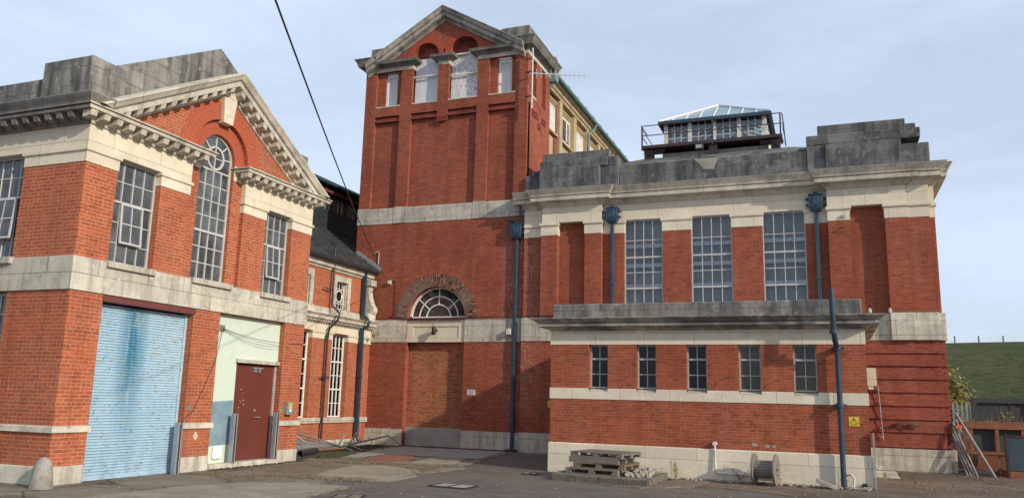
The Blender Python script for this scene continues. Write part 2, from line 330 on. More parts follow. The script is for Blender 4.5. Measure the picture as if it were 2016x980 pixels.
# ------------------------------------------------------------------ mesh helpers
def FY(p): return lambda u, d, z: (u, p+d, z)      # facade facing -y; u = x, depth goes +y
def FX(p): return lambda u, d, z: (p-d, u, z)      # facade facing +x; u = y, depth goes -x
class MB:
    def __init__(s): s.v = []; s.f = []; s.smooth = False
    def poly(s, pts):
        i = len(s.v); s.v += [tuple(p) for p in pts]; s.f.append(tuple(range(i, i+len(pts)))); return s
    def hexa(s, p):   # 8 points: bottom 4, top 4
        i = len(s.v); s.v += [tuple(q) for q in p]
        for f in ((0, 3, 2, 1), (4, 5, 6, 7), (0, 1, 5, 4), (1, 2, 6, 5), (2, 3, 7, 6), (3, 0, 4, 7)): s.f.append(tuple(i+k for k in f))
        return s
    def fbox(s, f, u0, u1, d0, d1, z0, z1):
        s.hexa([f(u0, d0, z0), f(u1, d0, z0), f(u1, d1, z0), f(u0, d1, z0), f(u0, d0, z1), f(u1, d0, z1), f(u1, d1, z1), f(u0, d1, z1)])
        return s
    def box(s, x0, x1, y0, y1, z0, z1): return s.fbox(FY(0), x0, x1, y0, y1, z0, z1)
    def obox(s, c, ax, ay, az, hx, hy, hz):
        c = Vector(c); ax, ay, az = Vector(ax).normalized(), Vector(ay).normalized(), Vector(az).normalized()
        P = lambda a, b, d: tuple(c + ax*hx*a + ay*hy*b + az*hz*d)
        s.hexa([P(-1, -1, -1), P(1, -1, -1), P(1, 1, -1), P(-1, 1, -1), P(-1, -1, 1), P(1, -1, 1), P(1, 1, 1), P(-1, 1, 1)]); return s
    def bar(s, a, b, wd, hd=None, up=(0, 0, 1)):
        a, b = Vector(a), Vector(b); t = b-a; up = Vector(up)
        if abs(t.normalized().dot(up)) > .95: up = Vector((0, 1, 0))
        x = t.cross(up).normalized(); y = x.cross(t).normalized()
        return s.obox((a+b)/2, t, x, y, t.length/2, wd/2, (hd or wd)/2)
    def tube(s, pts, r, n=10, cap=True):
        pts = [Vector(p) for p in pts]; rings = []
        prev = None
        for i, p in enumerate(pts):
            t = (pts[min(i+1, len(pts)-1)] - pts[max(i-1, 0)]).normalized()
            ref = Vector((0, 0, 1)) if abs(t.z) < .9 else Vector((0, 1, 0))
            if prev is not None: ref = prev
            x = (ref - t*ref.dot(t)).normalized(); y = t.cross(x); prev = x
            rr = r[i] if isinstance(r, (list, tuple)) else r
            rings.append([len(s.v)+k for k in range(n)])
            s.v += [tuple(p + (x*math.cos(2*PI*k/n) + y*math.sin(2*PI*k/n))*rr) for k in range(n)]
        for a, b in zip(rings, rings[1:]):
            for k in range(n): s.f.append((a[k], a[(k+1) % n], b[(k+1) % n], b[k]))
        if cap: s.f.append(tuple(rings[0][::-1])); s.f.append(tuple(rings[-1]))
        s.smooth = True
        return s
    def sweep(s, path, prof, segs=None):
        n = len(path); a0 = len(s.f); P = [Vector(p) for p in path]; off = []
        for i in range(n):
            ns = []
            if i > 0: t = (P[i]-P[i-1]).normalized(); ns.append(Vector((t.y, -t.x)))
            if i < n-1: t = (P[i+1]-P[i]).normalized(); ns.append(Vector((t.y, -t.x)))
            off.append(ns[0] if len(ns) == 1 else (ns[0]+ns[1])/(1+ns[0].dot(ns[1])))
        rings = []
        for p, o in zip(P, off):
            rings.append(list(range(len(s.v), len(s.v)+len(prof)))); s.v += [(p.x+o.x*a, p.y+o.y*a, z) for a, z in prof]
        m = len(prof)
        if segs: rings = rings[segs[0]:segs[1]+1]
        for a, b in zip(rings, rings[1:]):
            for k in range(m): s.f.append((a[k], b[k], b[(k+1) % m], a[(k+1) % m]))
        s.f.append(tuple(rings[0])); s.f.append(tuple(rings[-1][::-1])); return s
    def rake(s, f, pts, prof):   # pts (u,z) along the slope, prof (proj, height above line)
        rings = []
        for u, z in pts:
            rings.append(list(range(len(s.v), len(s.v)+len(prof)))); s.v += [f(u, -p, z+h) for p, h in prof]
        m = len(prof)
        for a, b in zip(rings, rings[1:]):
            for k in range(m): s.f.append((a[k], b[k], b[(k+1) % m], a[(k+1) % m]))
        s.f.append(tuple(rings[0])); s.f.append(tuple(rings[-1][::-1])); return s
    def wall(s, f, u0, u1, z0, z1, d=0., th=.3, holes=()):
        us = sorted({u0, u1, *[h[0] for h in holes], *[h[1] for h in holes]}); us = [u for u in us if u0 <= u <= u1]
        zs = sorted({z0, z1, *[h[2] for h in holes], *[h[3] for h in holes]}); zs = [z for z in zs if z0 <= z <= z1]
        def solid(i, j):
            if i < 0 or j < 0 or i >= len(us)-1 or j >= len(zs)-1: return False
            a, b = (us[i]+us[i+1])/2, (zs[j]+zs[j+1])/2
            return not any(h[0] < a < h[1] and h[2] < b < h[3] for h in holes)
        for i in range(len(us)-1):
            for j in range(len(zs)-1):
                if not solid(i, j): continue
                a, b, c, e = us[i], us[i+1], zs[j], zs[j+1]
                s.poly([f(a, d, c), f(b, d, c), f(b, d, e), f(a, d, e)]); s.poly([f(a, d+th, c), f(a, d+th, e), f(b, d+th, e), f(b, d+th, c)])
                if not solid(i-1, j): s.poly([f(a, d, c), f(a, d, e), f(a, d+th, e), f(a, d+th, c)])
                if not solid(i+1, j): s.poly([f(b, d, c), f(b, d+th, c), f(b, d+th, e), f(b, d, e)])
                if not solid(i, j-1): s.poly([f(a, d, c), f(a, d+th, c), f(b, d+th, c), f(b, d, c)])
                if not solid(i, j+1): s.poly([f(a, d, e), f(b, d, e), f(b, d+th, e), f(a, d+th, e)])
        return s
    def arch(s, f, u0, u1, z0, z1, cu, r, d=0., th=.3, n=24, top=None):
        """rectangle u0..u1, z0..z1 with half disc (centre cu,z0) cut out; top(u) optional sloping top"""
        def edge(a):
            c, sn = math.cos(a), math.sin(a); ts = []
            if c > 1e-6: ts.append((u1-cu)/c)
            if c < -1e-6: ts.append((u0-cu)/c)
            if top is None:
                if sn > 1e-6: ts.append((z1-z0)/sn)
            else:
                for k in (-1, 1):   # top: apex (cu', zA) slope
                    (uc, za, sl) = top
                    den = sn + k*sl*c
                    if abs(den) > 1e-6:
                        t = (za + k*sl*(uc-cu)*1.0 - z0)/den if True else 0
                        if t > 0: ts.append(t)
            t = min(ts); return (cu+c*t, z0+sn*t)
        angs = [PI*i/n for i in range(n+1)]
        if top is None: angs += [math.atan2(z1-z0, u1-cu), math.atan2(z1-z0, u0-cu)]
        else:
            uc, za, sl = top
            angs += [math.atan2(za-z0, uc-cu), math.atan2(za-sl*(u1-uc)-z0, u1-cu), math.atan2(za-sl*(uc-u0)-z0, u0-cu)]
        angs = sorted(set(angs))
        for a, b in zip(angs, angs[1:]):
            p, q = (cu+r*math.cos(a), z0+r*math.sin(a)), (cu+r*math.cos(b), z0+r*math.sin(b)); e, g = edge(a), edge(b)
            s.poly([f(p[0], d, p[1]), f(e[0], d, e[1]), f(g[0], d, g[1]), f(q[0], d, q[1])])
            s.poly([f(p[0], d, p[1]), f(q[0], d, q[1]), f(q[0], d+th, q[1]), f(p[0], d+th, p[1])])
            s.poly([f(e[0], d, e[1]), f(e[0], d+th, e[1]), f(g[0], d+th, g[1]), f(g[0], d, g[1])])
        return s
    def ring(s, f, cu, cz, r0, r1, d0, d1, a0=0., a1=PI, n=32):
        for i in range(n):
            a, b = a0+(a1-a0)*i/n, a0+(a1-a0)*(i+1)/n
            P = lambda r, t, d: f(cu+r*math.cos(t), d, cz+r*math.sin(t))
            s.poly([P(r0, a, d0), P(r1, a, d0), P(r1, b, d0), P(r0, b, d0)]); s.poly([P(r0, a, d0), P(r0, b, d0), P(r0, b, d1), P(r0, a, d1)])
            s.poly([P(r1, a, d0), P(r1, a, d1), P(r1, b, d1), P(r1, b, d0)]); s.poly([P(r0, a, d1), P(r0, b, d1), P(r1, b, d1), P(r1, a, d1)])
        for t in ((a0, a1) if abs(a1-a0) < 6.2 else ()):
            s.poly([P(r0, t, d0), P(r1, t, d0), P(r1, t, d1), P(r0, t, d1)])
        return s
    def disc(s, f, cu, cz, r, d, a0=0., a1=PI, n=32):
        s.poly([f(cu+r*math.cos(a0+(a1-a0)*i/n), d, cz+r*math.sin(a0+(a1-a0)*i/n)) for i in range(n+(0 if a1-a0 > 6 else 1))]); return s
    def build(s, name, mat, parent=None, bevel=0, each=False, **kw):
        if each:                                   # every loose piece becomes a part of its own
            root = list(range(len(s.v)))
            def find(i):
                while root[i] != i: root[i] = root[root[i]]; i = root[i]
                return i
            for f_ in s.f:
                for q in f_[1:]: root[find(q)] = find(f_[0])
            grp = {}
            for f_ in s.f: grp.setdefault(find(f_[0]), []).append(f_)
            res = None
            for fs in grp.values():
                ids = sorted({q for f_ in fs for q in f_}); mp_ = {q: i for i, q in enumerate(ids)}
                b = MB(); b.v = [s.v[q] for q in ids]; b.f = [tuple(mp_[q] for q in f_) for f_ in fs]; b.smooth = s.smooth
                res = b.build(name, mat, parent, bevel, **kw)
            return res
        me = bpy.data.meshes.new(name); me.from_pydata(s.v, [], s.f)
        bm = bmesh.new(); bm.from_mesh(me); bmesh.ops.recalc_face_normals(bm, faces=bm.faces)
        bm.to_mesh(me); bm.free()
        o = bpy.data.objects.new(name, me); COL.objects.link(o); me.materials.append(mat)
        if s.smooth and len(me.polygons):
            for p in me.polygons: p.use_smooth = len(p.vertices) == 4
            try:
                me.set_sharp_from_angle(angle=math.radians(40))
            except Exception: pass
        if bevel:
            b = o.modifiers.new("bevel", 'BEVEL'); b.width = bevel; b.segments = 1; b.limit_method = 'ANGLE'
        if parent: o.parent = parent; o.matrix_parent_inverse = parent.matrix_world.inverted()
        for k, v in kw.items(): o[k] = v
        return o

def thing(name, label, cat, loc=(0, 0, 0), group=None):
    o = bpy.data.objects.new(name, None); COL.objects.link(o); o.location = loc
    o.matrix_world = Matrix.Translation(loc)
    o.empty_display_size = .3; o['label'] = label; o['category'] = cat
    if group: o['group'] = group
    return o
def tag(o, label, cat, group=None):
    o['label'] = label; o['category'] = cat
    if group: o['group'] = group
    return o
def text_mesh(name, body, size, f, u, d, z, mat, parent, align='CENTER'):
    cu = bpy.data.curves.new(name, 'FONT'); cu.body = body; cu.size = size; cu.align_x = align; cu.align_y = 'CENTER'; cu.extrude = .0008
    to = bpy.data.objects.new(name, cu); COL.objects.link(to)
    me = bpy.data.meshes.new_from_object(to); bpy.data.objects.remove(to)
    for v in me.vertices: v.co = Vector(f(u+v.co.x, d-v.co.z, z+v.co.y))
    o = bpy.data.objects.new(name, me); COL.objects.link(o); me.materials.clear(); me.materials.append(mat)
    if parent: o.parent = parent; o.matrix_parent_inverse = parent.matrix_world.inverted()
    return o

def clip_below(o, z):
    bm = bmesh.new(); bm.from_mesh(o.data)
    bmesh.ops.bisect_plane(bm, geom=bm.verts[:]+bm.edges[:]+bm.faces[:], plane_co=(0, 0, z), plane_no=(0, 0, 1), clear_inner=True)
    bm.to_mesh(o.data); bm.free()
def window(par, f, u0, u1, z0, z1, d, cols, rows, fm, gm, fw=.05, bw=.022, dep=.05, thick=(), rowz=None, name='window', label=None, skip=None):
    m = MB()
    m.fbox(f, u0, u0+fw, d, d+dep, z0, z1).fbox(f, u1-fw, u1, d, d+dep, z0, z1).fbox(f, u0+fw, u1-fw, d, d+dep, z0, z0+fw).fbox(f, u0+fw, u1-fw, d, d+dep, z1-fw, z1)
    for i in range(1, cols):
        u = u0+fw+(u1-u0-2*fw)*i/cols; m.fbox(f, u-bw/2, u+bw/2, d+.006, d+dep-.006, z0+fw, z1-fw)
    zs = rowz or [z0+(z1-z0)*j/rows for j in range(1, rows)]
    for j, z in enumerate(zs):
        h = bw*1.0 if j not in thick else bw*2.2
        m.fbox(f, u0+fw, u1-fw, d+(.009 if j not in thick else -.004), d+dep-.009, z-h/2, z+h/2)
    o = m.build(name, fm, par)
    if label: o['label'] = label
    g = MB().fbox(f, u0+.012, u1-.012, d+dep*.5, d+dep*.5+.006, z0+.012, z1-.012).build('pane', gm, o)
    return o

# ================================================================== SETTING
g = MB(); 
xs = [-400, -80, -30, -9, 3.2, 30, 80, 400]; ys = [-200, -30, 0, 30, 60, 200, 600]
for i in range(len(xs)-1):
    for j in range(len(ys)-1):
        g.poly([(xs[i], ys[j], -.02), (xs[i+1], ys[j], -.02), (xs[i+1], ys[j+1], -.02), (xs[i], ys[j+1], -.02)])
o = g.build("ground", m_asphalt); o['kind'] = 'structure'

def jag(pts, step=.25, amp=.05, closed=True, seed=1):
    rnd = random.Random(seed); outp = []; n = len(pts)
    for i in range(n if closed else n-1):
        a, b = Vector(pts[i]), Vector(pts[(i+1) % n]); L = (b-a).length; k = max(1, int(L/step))
        nn = Vector((b.y-a.y, a.x-b.x)).normalized() if L > 0 else Vector((0, 0))
        for j in range(k):
            p = a+(b-a)*j/k
            if j: p += nn*rnd.uniform(-amp, amp)
            outp.append((p.x, p.y))
    return outp
def sheet(name, pts, z, mat, edge=.0, amp=.05, seed=1, kind='structure', step=.25, nojag=False):
    pp = pts if nojag else jag(pts, step, amp, seed=seed)
    m = MB(); m.poly([(x, y, z) for x, y in pp])
    n = len(pp)
    for i in range(n):
        a, b = pp[i], pp[(i+1) % n]; m.poly([(a[0], a[1], z), (b[0], b[1], z), (b[0], b[1], -.03), (a[0], a[1], -.03)])
    o = m.build(name, mat); o['kind'] = kind
    bm = bmesh.new(); bm.from_mesh(o.data); bmesh.ops.triangulate(bm, faces=[f for f in bm.faces if len(f.verts) > 4]); bm.to_mesh(o.data); bm.free()
    return o
apron = [(-7.6, 9.6), (-7.8, 11.29), (-8.19, 13.14), (-8.59, 13.18), (-8.97, 13.25), (-9.15, 13.9), (-8.86, 14.0), (-8.08, 14.2), (-8.01, 14.86), (-8.23, 15.82),
         (-8.29, 16.36), (-8.05, 18.0), (-8.45, 18.5), (-8.71, 20.66), (-9.28, 23.85), (-9.35, 25), (-16, 25), (-16, 14), (-13.2, 13.9), (-13.2, 10.5), (-24, 10.5), (-24, 7.5), (-9.5, 7.0)]
sheet("concrete_apron", apron, -.006, m_conc_g, amp=.05, seed=3)
sheet("pale_concrete_patch", [(-9.8, 14.4), (-10.25, 15.5), (-10.4, 16.9), (-9.9, 17.4), (-9.2, 17.1), (-8.5, 16.1), (-8.1, 15.6), (-8.06, 14.86), (-8.15, 14.35), (-8.9, 14.1)], -.001, m_conc_l, amp=.04, seed=5)
sheet("pale_concrete_strip", [(-10.6, 8.0), (-10.5, 11.8), (-9.9, 12.7), (-9.2, 13.2), (-8.65, 13.1), (-8.25, 13.0), (-7.86, 11.29), (-7.7, 9.8), (-8.6, 7.6)], -.001, m_conc_l, amp=.04, seed=6)
sheet("brown_stained_patch", [(-12.0, 15.2), (-12.0, 18.2), (-10.8, 18.3), (-8.6, 18.2), (-8.4, 16.5), (-9.0, 17.2), (-9.9, 17.55), (-10.6, 17.1), (-10.5, 15.6), (-10.2, 14.5), (-11.2, 14.2)], .002, m_conc_t, amp=.07, seed=7)
sheet("grey_screed_patch", [(-12.4, 19.2), (-13.3, 24.4), (-9.6, 24.4), (-9.0, 21.0), (-10.1, 20.8), (-10.4, 21.0), (-11.9, 20.8), (-11.8, 19.2)], .001, m_keep, amp=.05, seed=8)
sheet("yard_dirt", [(-3.4, 18.75), (-3.0, 17.2), (-1.2, 16.6), (.9, 15.6), (3.0, 14.6), (12, 13), (40, 12), (40, 46), (3.2, 46), (3.2, 24.9), (.6, 24.9), (.6, 19)], -.008, m_yard, amp=.12, seed=9, step=.4)
sheet("grit_spill", [(-3.5, 16.0), (-4.6, 16.2), (-3.3, 16.45), (-3.35, 18.4), (-2.4, 18.55), (-2.6, 16.9)], .001, m_grit, amp=.12, seed=10)

# moss and leaf litter strip in the re-entrant corner
def litter(name, n, region, mat, size=(.012, .03), seed=1, zz=0.005, flat=.6):
    rnd = random.Random(seed); m = MB()
    for _ in range(n):
        x, y = region(rnd); s_ = rnd.uniform(*size); a = rnd.uniform(0, PI); h = s_*flat
        m.obox((x, y, zz+h/2), (math.cos(a), math.sin(a), rnd.uniform(-.3, .3)), (-math.sin(a), math.cos(a), rnd.uniform(-.3, .3)), (0, 0, 1), s_, s_*rnd.uniform(.4, 1), h/2)
    o = m.build(name, mat); o['kind'] = 'stuff'; return o
def reg_line(pts, w_):
    def g(r):
        i = r.randrange(len(pts)-1); a, b = Vector(pts[i]), Vector(pts[i+1]); t = r.random(); p = a.lerp(b, t); return p.x+r.gauss(0, w_), p.y+r.gauss(0, w_)
    return g
litter("dead_leaves", 900, reg_line([(-11.9, 13.6), (-10.9, 13.3), (-10.3, 13.9), (-9.3, 14.0), (-8.4, 14.1)], .20), m_conc_t, (.008, .022), 13)
litter("dead_leaves", 500, reg_line([(-12.0, 16.2), (-11.2, 17.6), (-10.4, 17.7), (-8.6, 18.2)], .10), m_conc_t, (.01, .03), 14)
litter("wall_foot_moss", 500, reg_line([(-12.1, 14.0), (-12.1, 17.1), (-12.5, 17.5)], .05), m_soil, (.01, .035), 15)
litter("wall_foot_moss", 400, reg_line([(-13.4, 24.6), (-9.4, 24.55)], .06), m_soil, (.01, .035), 16)
sheet("moss_strip", [(-12.9, 17.6), (-12.5, 18.3), (-11.9, 18.6), (-12.3, 19.6), (-12.9, 21.2), (-13.4, 22.8), (-13.9, 24.4), (-14.8, 24.5), (-14.85, 20.5), (-13.5, 18.3)], .004, m_soil, amp=.12, seed=12)
def reg_moss(r):
    t = r.random(); y = 17.8+6.6*t; x = -13.1-1.0*t+r.gauss(0, .35); return max(x, -14.8), y
litter("leaf_litter", 900, reg_moss, m_soil, (.01, .035), 2)
def reg_grit(r): return r.uniform(-11.5, 2.5)+r.gauss(0, .5), 11+11*r.random()**1.0
def reg_loose(r):
    while True:
        x, y = r.uniform(-12, 6), r.uniform(8, 24)
        if (y < 18.2 or x < -6.6 or x > 1.2) and not (x < -12.1 and y < 17.3) and (r.random() < .25 or (x > -3 and y > 14.5)): return x, y
litter("loose_stones", 900, reg_loose, m_gravel, (.005, .013), 4)
def reg_right(r): return r.uniform(1.2, 7.0), r.uniform(19.2, 24.2)
litter("loose_gravel", 1100, reg_right, m_grit, (.006, .022), 5)
def reg_base(r): return r.uniform(-3.3, .7), 18.25+abs(r.gauss(0, .14))*-1+.2
litter("wall_foot_debris", 260, reg_base, m_gravel, (.012, .045), 6)

# hill (reservoir embankment)
hm = MB(); rows = [(38, -.05), (44, .6), (52, 2.2), (60, 4.1), (68, 5.9), (73, 6.85), (75.5, 7.12), (90, 7.2), (160, 7.0)]
hx = [-30+8*i for i in range(22)]
grid = [[(x, y, z+.12*math.sin(x*.21+y*.05)) for x in hx] for y, z in rows]
for a, b in zip(grid, grid[1:]):
    for k in range(len(hx)-1): hm.poly([a[k], a[k+1], b[k+1], b[k]])
hill = hm.build("hill", m_grass); hill['kind'] = 'structure'
bm = bmesh.new(); bm.from_mesh(hill.data); bmesh.ops.remove_doubles(bm, verts=bm.verts, dist=.001); bmesh.ops.subdivide_edges(bm, edges=bm.edges, cuts=3, use_grid_fill=True)
rr = random.Random(3)
for v in bm.verts: v.co.z += rr.uniform(-.05, .05)
bm.to_mesh(hill.data); bm.free()

# ================================================================== GABLED BUILDING (left)
B = thing("gabled_building", "red brick building with pedimented gable, tall arched window and blue roller shutter", "building", (-16, 14, 0))
fx, fy = FX(-12.2), FY(10.2)
SH = (10.91, 13.2); DR = (13.99, 16.25)
m = MB()
m.wall(fx, 10.2, 17.04, 0, 3.3, holes=[(*SH, -1, 3.27), (*DR, -1, 3.29)])
m.wall(fy, -24, -12.5, 0, 3.3, holes=[(-15.9, -13.73, .97, 3.29), (-20.5, -18.3, .97, 3.29)])
m.wall(fx, 10.2, 12.75, 3.9, 5.87, holes=[(10.91, 11.97, 3.8, 5.9)])
m.wall(fx, 14.44, 17.04, 3.9, 5.87, holes=[(15.23, 16.24, 3.8, 5.9)])
m.wall(fy, -24, -12.5, 3.9, 5.87, holes=[(-15.83, -13.73, 3.8, 5.9), (-20.5, -18.3, 3.8, 5.9)])
m.wall(fx, 12.75, 14.44, 3.9, 6.65, d=.1, th=.2, holes=[(13.08, 14.12, 3.0, 6.7)])
m.arch(fx, 12.75, 14.44, 6.65, 7.5, 13.6, .52, d=.1, th=.2)
m.wall(fx, 10.75, 12.76, 6.3, 6.65, th=.0995); m.wall(fx, 14.44, 16.45, 6.3, 6.65, th=.0995)
m.arch(fx, 11.1, 16.1, 6.65, 8.05, 13.6, .84, th=.0995, top=(13.6, 8.12, .56), n=32)
m.box(-23.9, -12.9, 16.74, 17.04, 0, 6.3)
m.build("wall", m_brick, B)
m = MB().ring(fx, 13.6, 6.65, .522, .838, .094, .12, n=40); m.build("arch_ring", arch_brick("arch_brick_inner", 'X', 13.6, 6.65, (.36, .078, .040), (.33, .068, .036), (.40, .13, .075)), B)
m = MB().ring(fx, 13.6, 6.65, .842, 1.24, -.006, .03, n=44); m.build("arch_ring", arch_brick("arch_brick_outer", 'X', 13.6, 6.65, (.37, .082, .040), (.33, .072, .036), (.42, .15, .085)), B)
# stonework
m = MB()
m.sweep([(-24, 10.2), (-12.2, 10.2), (-12.2, 10.905)], [(-.1, -.1), (.018, -.1), (.018, .29), (0, .305), (-.1, .305)])
m.fbox(fx, 13.205, 13.985, -.018, .31, -.1, .3).fbox(fx, 16.255, 17.055, -.018, .31, -.1, .3)
m.build("plinth", m_stone_w, B, each=True)
m = MB()
pr = [(-.1, .865), (.045, .865), (.045, .955), (.01, .975), (-.1, .975)]
m.sweep([(-24, 10.2), (-12.2, 10.2), (-12.2, 10.94)], pr)
m.sweep([(-12.4, 13.2), (-12.2, 13.2), (-12.2, 13.99), (-12.3, 13.99)], pr)
m.sweep([(-12.4, 16.25), (-12.2, 16.25), (-12.2, 17.04), (-12.5, 17.04)], pr)
m.build("sill_band", m_stone_c, B, each=True)
m = MB().sweep([(-24, 10.2), (-12.2, 10.2), (-12.2, 17.04), (-14, 17.04)], [(-.3, 3.3), (.035, 3.3), (.035, 3.88), (.0, 3.9), (-.3, 3.9)])
m.build("storey_band", m_stone_w, B, each=True)
cp = [(-.2, 5.6), (.012, 5.6), (.012, 5.79), (.045, 5.81), (.045, 5.868), (-.2, 5.868)]
fr = [(-.2, 5.872), (.008, 5.872), (.008, 6.3), (-.2, 6.3)]
m = MB()
for p in ([(-13.73, 10.4), (-13.73, 10.2), (-12.2, 10.2), (-12.2, 10.91), (-12.4, 10.91)], [(-12.4, 11.97), (-12.2, 11.97), (-12.2, 12.75), (-12.3, 12.75)],
          [(-12.3, 14.44), (-12.2, 14.44), (-12.2, 15.23), (-12.4, 15.23)], [(-12.4, 16.24), (-12.2, 16.24), (-12.2, 17.04), (-12.4, 17.04)],
          [(-18.3, 10.4), (-18.3, 10.2), (-15.83, 10.2), (-15.83, 10.4)]):
    # paths run with outside on the right hand
    if p[0][0] == p[1][0] and p[0][1] > p[1][1]: p = [(p[0][0]+.0, p[0][1])]+p[1:]
    m.sweep(p, cp)
m.build("capital", m_stone, B, each=True)
m = MB()
m.sweep([(-24, 10.2), (-12.2, 10.2), (-12.2, 12.75), (-12.32, 12.75)], fr)
m.sweep([(-12.32, 14.44), (-12.2, 14.44), (-12.2, 17.04), (-14, 17.04)], fr)
m.fbox(fx, 12.77, 13.075, .085, .2, 6.28, 6.62).fbox(fx, 14.125, 14.42, .085, .2, 6.28, 6.62)
m.build("frieze", m_stone, B, each=True)
cor = [(-.2, 6.302), (.04, 6.302), (.06, 6.37), (.09, 6.38), (.09, 6.47), (.31, 6.475), (.32, 6.53), (.29, 6.533), (.29, 6.545), (.35, 6.55), (.35, 6.575), (-.2, 6.59)]
LP = [(-24, 10.2), (-12.2, 10.2), (-12.2, 12.75), (-12.42, 12.75)]; RP = [(-12.42, 14.44), (-12.2, 14.44), (-12.2, 17.04), (-14, 17.04)]
def modil(m, f, us, p0=.07, p1=.29, z0=6.355, z1=6.468, wd=.13):
    for u in us:
        m.hexa([f(u-wd/2, -p1+.03, z0+.01), f(u+wd/2, -p1+.03, z0+.01), f(u+wd/2, -p0, z0-.02), f(u-wd/2, -p0, z0-.02),
                f(u-wd/2, -p1, z1), f(u+wd/2, -p1, z1), f(u+wd/2, -p0, z1), f(u-wd/2, -p0, z1)])
m = MB().sweep(LP[:2]+[(-12.2, 10.2001)], cor) if False else MB()
m.sweep([(-12.2-.0, 10.2), (-12.2, 12.75), (-12.42, 12.75)], cor) if False else None
m.sweep(LP, cor, segs=(1, 3)); m.sweep(RP, cor)
mm = MB(); modil(mm, fx, [10.02+.283*i for i in range(11)]); modil(mm, fx, [14.22+.283*i for i in range(11)]); mm.build('modillion', m_stone_c, B, each=True)
co = m.build("cornice", m_stone_c, B)
mm = MB(); modil(mm, FY(10.2), [-12.12-.283*i for i in range(1, 16)]); mm.build('modillion', m_stone_d, B, each=True)
m = MB().sweep(LP, cor, segs=(0, 1)); m.build("cornice", m_stone_d, B, label="soot darkened cornice")
m = MB().sweep([(-24, 10.2), (-12.2, 10.2), (-12.2, 10.34)], [(-.3, 6.578), (.345, 6.578), (.36, 6.61), (.41, 6.68), (.43, 6.715), (.43, 6.735), (-.3, 6.75)])
m.build("cornice_top", m_stone_d, B, each=True)
ap, slp = 8.10, .56
rk = [(-.25, 0), (.03, 0), (.05, .06), (.09, .08), (.09, .17), (.31, .18), (.32, .28), (.29, .285), (.29, .305), (.35, .33), (.40, .42), (.42, .44), (.42, .485), (-.25, .50)]
m = MB().rake(fx, [(9.79, ap-slp*3.81), (13.6, ap), (17.41, ap-slp*3.81)], rk)
for sgn in (-1, 1):
    for i in range(12):
        u = 13.6+sgn*(.17+.27*i); z = ap-slp*abs(u-13.6); du = .062
        P = lambda a, p, h: fx(a, -p, ap-slp*abs(a-13.6)+h)
        m.hexa([P(u-du, .27, .075), P(u+du, .27, .075), P(u+du, .07, .045), P(u-du, .07, .045), P(u-du, .30, .178), P(u+du, .30, .178), P(u+du, .07, .178), P(u-du, .07, .178)])
m.build("raking_cornice", m_stone_c, B); clip_below(bpy.data.objects["raking_cornice"], 6.592)
m = MB(); f = fx
m.hexa([f(13.46, -.09, 7.42), f(13.74, -.09, 7.42), f(13.74, .1, 7.42), f(13.46, .1, 7.42), f(13.385, -.11, 8.12), f(13.815, -.11, 8.12), f(13.815, .1, 8.12), f(13.385, .1, 8.12)])
m.build("keystone", m_stone, B, bevel=.008)
for u0, u1, z in ((10.86, 12.0, 3.78), (13.0, 14.2, 3.8), (15.18, 16.28, 3.78)):
    MB().fbox(fx, u0, u1, -.10, .1, z+.01, z+.125).build("window_sill", m_stone_w, B, bevel=.008, each=True)
MB().fbox(fy, -15.9, -13.66, -.10, .1, 3.79, 3.915).build("window_sill", m_stone_w, B, bevel=.008, each=True)
# parapets
m = MB(); m.box(-24, -13.67, 10.34, 10.7, 6.7, 7.40); m.build("parapet", m_grey, B, bevel=.015)
m = MB(); m.box(-13.67, -12.42, 10.26, 11.06, 6.66, 7.68); m.box(-13.5, -12.42, 16.2, 17.0, 6.66, 7.68); m.box(-13.5, -12.45, 17.02, 17.2, 6.6, 7.36); m.build("parapet_block", m_grey, B, bevel=.02, each=True)
m = MB(); gk = [(0, .25), (0, 1.05), (-.35, 1.05), (-.35, .25)]
m.rake(FX(-12.5), [(10.9, 8.2-.56*2.7), (13.6, 8.2), (16.3, 8.2-.56*2.7)], gk)
m.build("gable_parapet", m_grey, B, bevel=.015)
m = MB(); m.rake(FX(-12.9), [(10.6, 7.0), (13.6, 8.68), (16.8, 6.9)], [(-.02, 0), (-11, 0), (-11, .1), (-.02, .1)]); m.build("roof", m_slate, B)
# windows
W1 = [3.9+.05+.36, 3.9+.81, 4.47+.75-.12, 5.10+.45]
def casement(par, f, u0, u1, z0, z1, d, tilt, name="casement"):
    """top-hung sash pushed out at the bottom"""
    m = MB(); L = z1-z0
    def g(u, dd, z):
        t = (z1-z)*math.sin(tilt); return f(u, d - t + dd, z1-(z1-z)*math.cos(tilt))
    fw = .035
    m.fbox(g, u0, u0+fw, 0, .03, z0, z1).fbox(g, u1-fw, u1, 0, .03, z0, z1).fbox(g, u0+fw, u1-fw, 0, .03, z0, z0+fw).fbox(g, u0+fw, u1-fw, 0, .03, z1-fw, z1)
    uc, zc = (u0+u1)/2, (z0+z1)/2
    m.fbox(g, uc-.01, uc+.01, .005, .025, z0+fw, z1-fw).fbox(g, u0+fw, u1-fw, .008, .022, zc-.01, zc+.01)
    o = m.build(name, m_frame, par); MB().fbox(g, u0+.01, u1-.01, .012, .018, z0+.01, z1-.01).build("pane", m_dusty_sky, o); return o
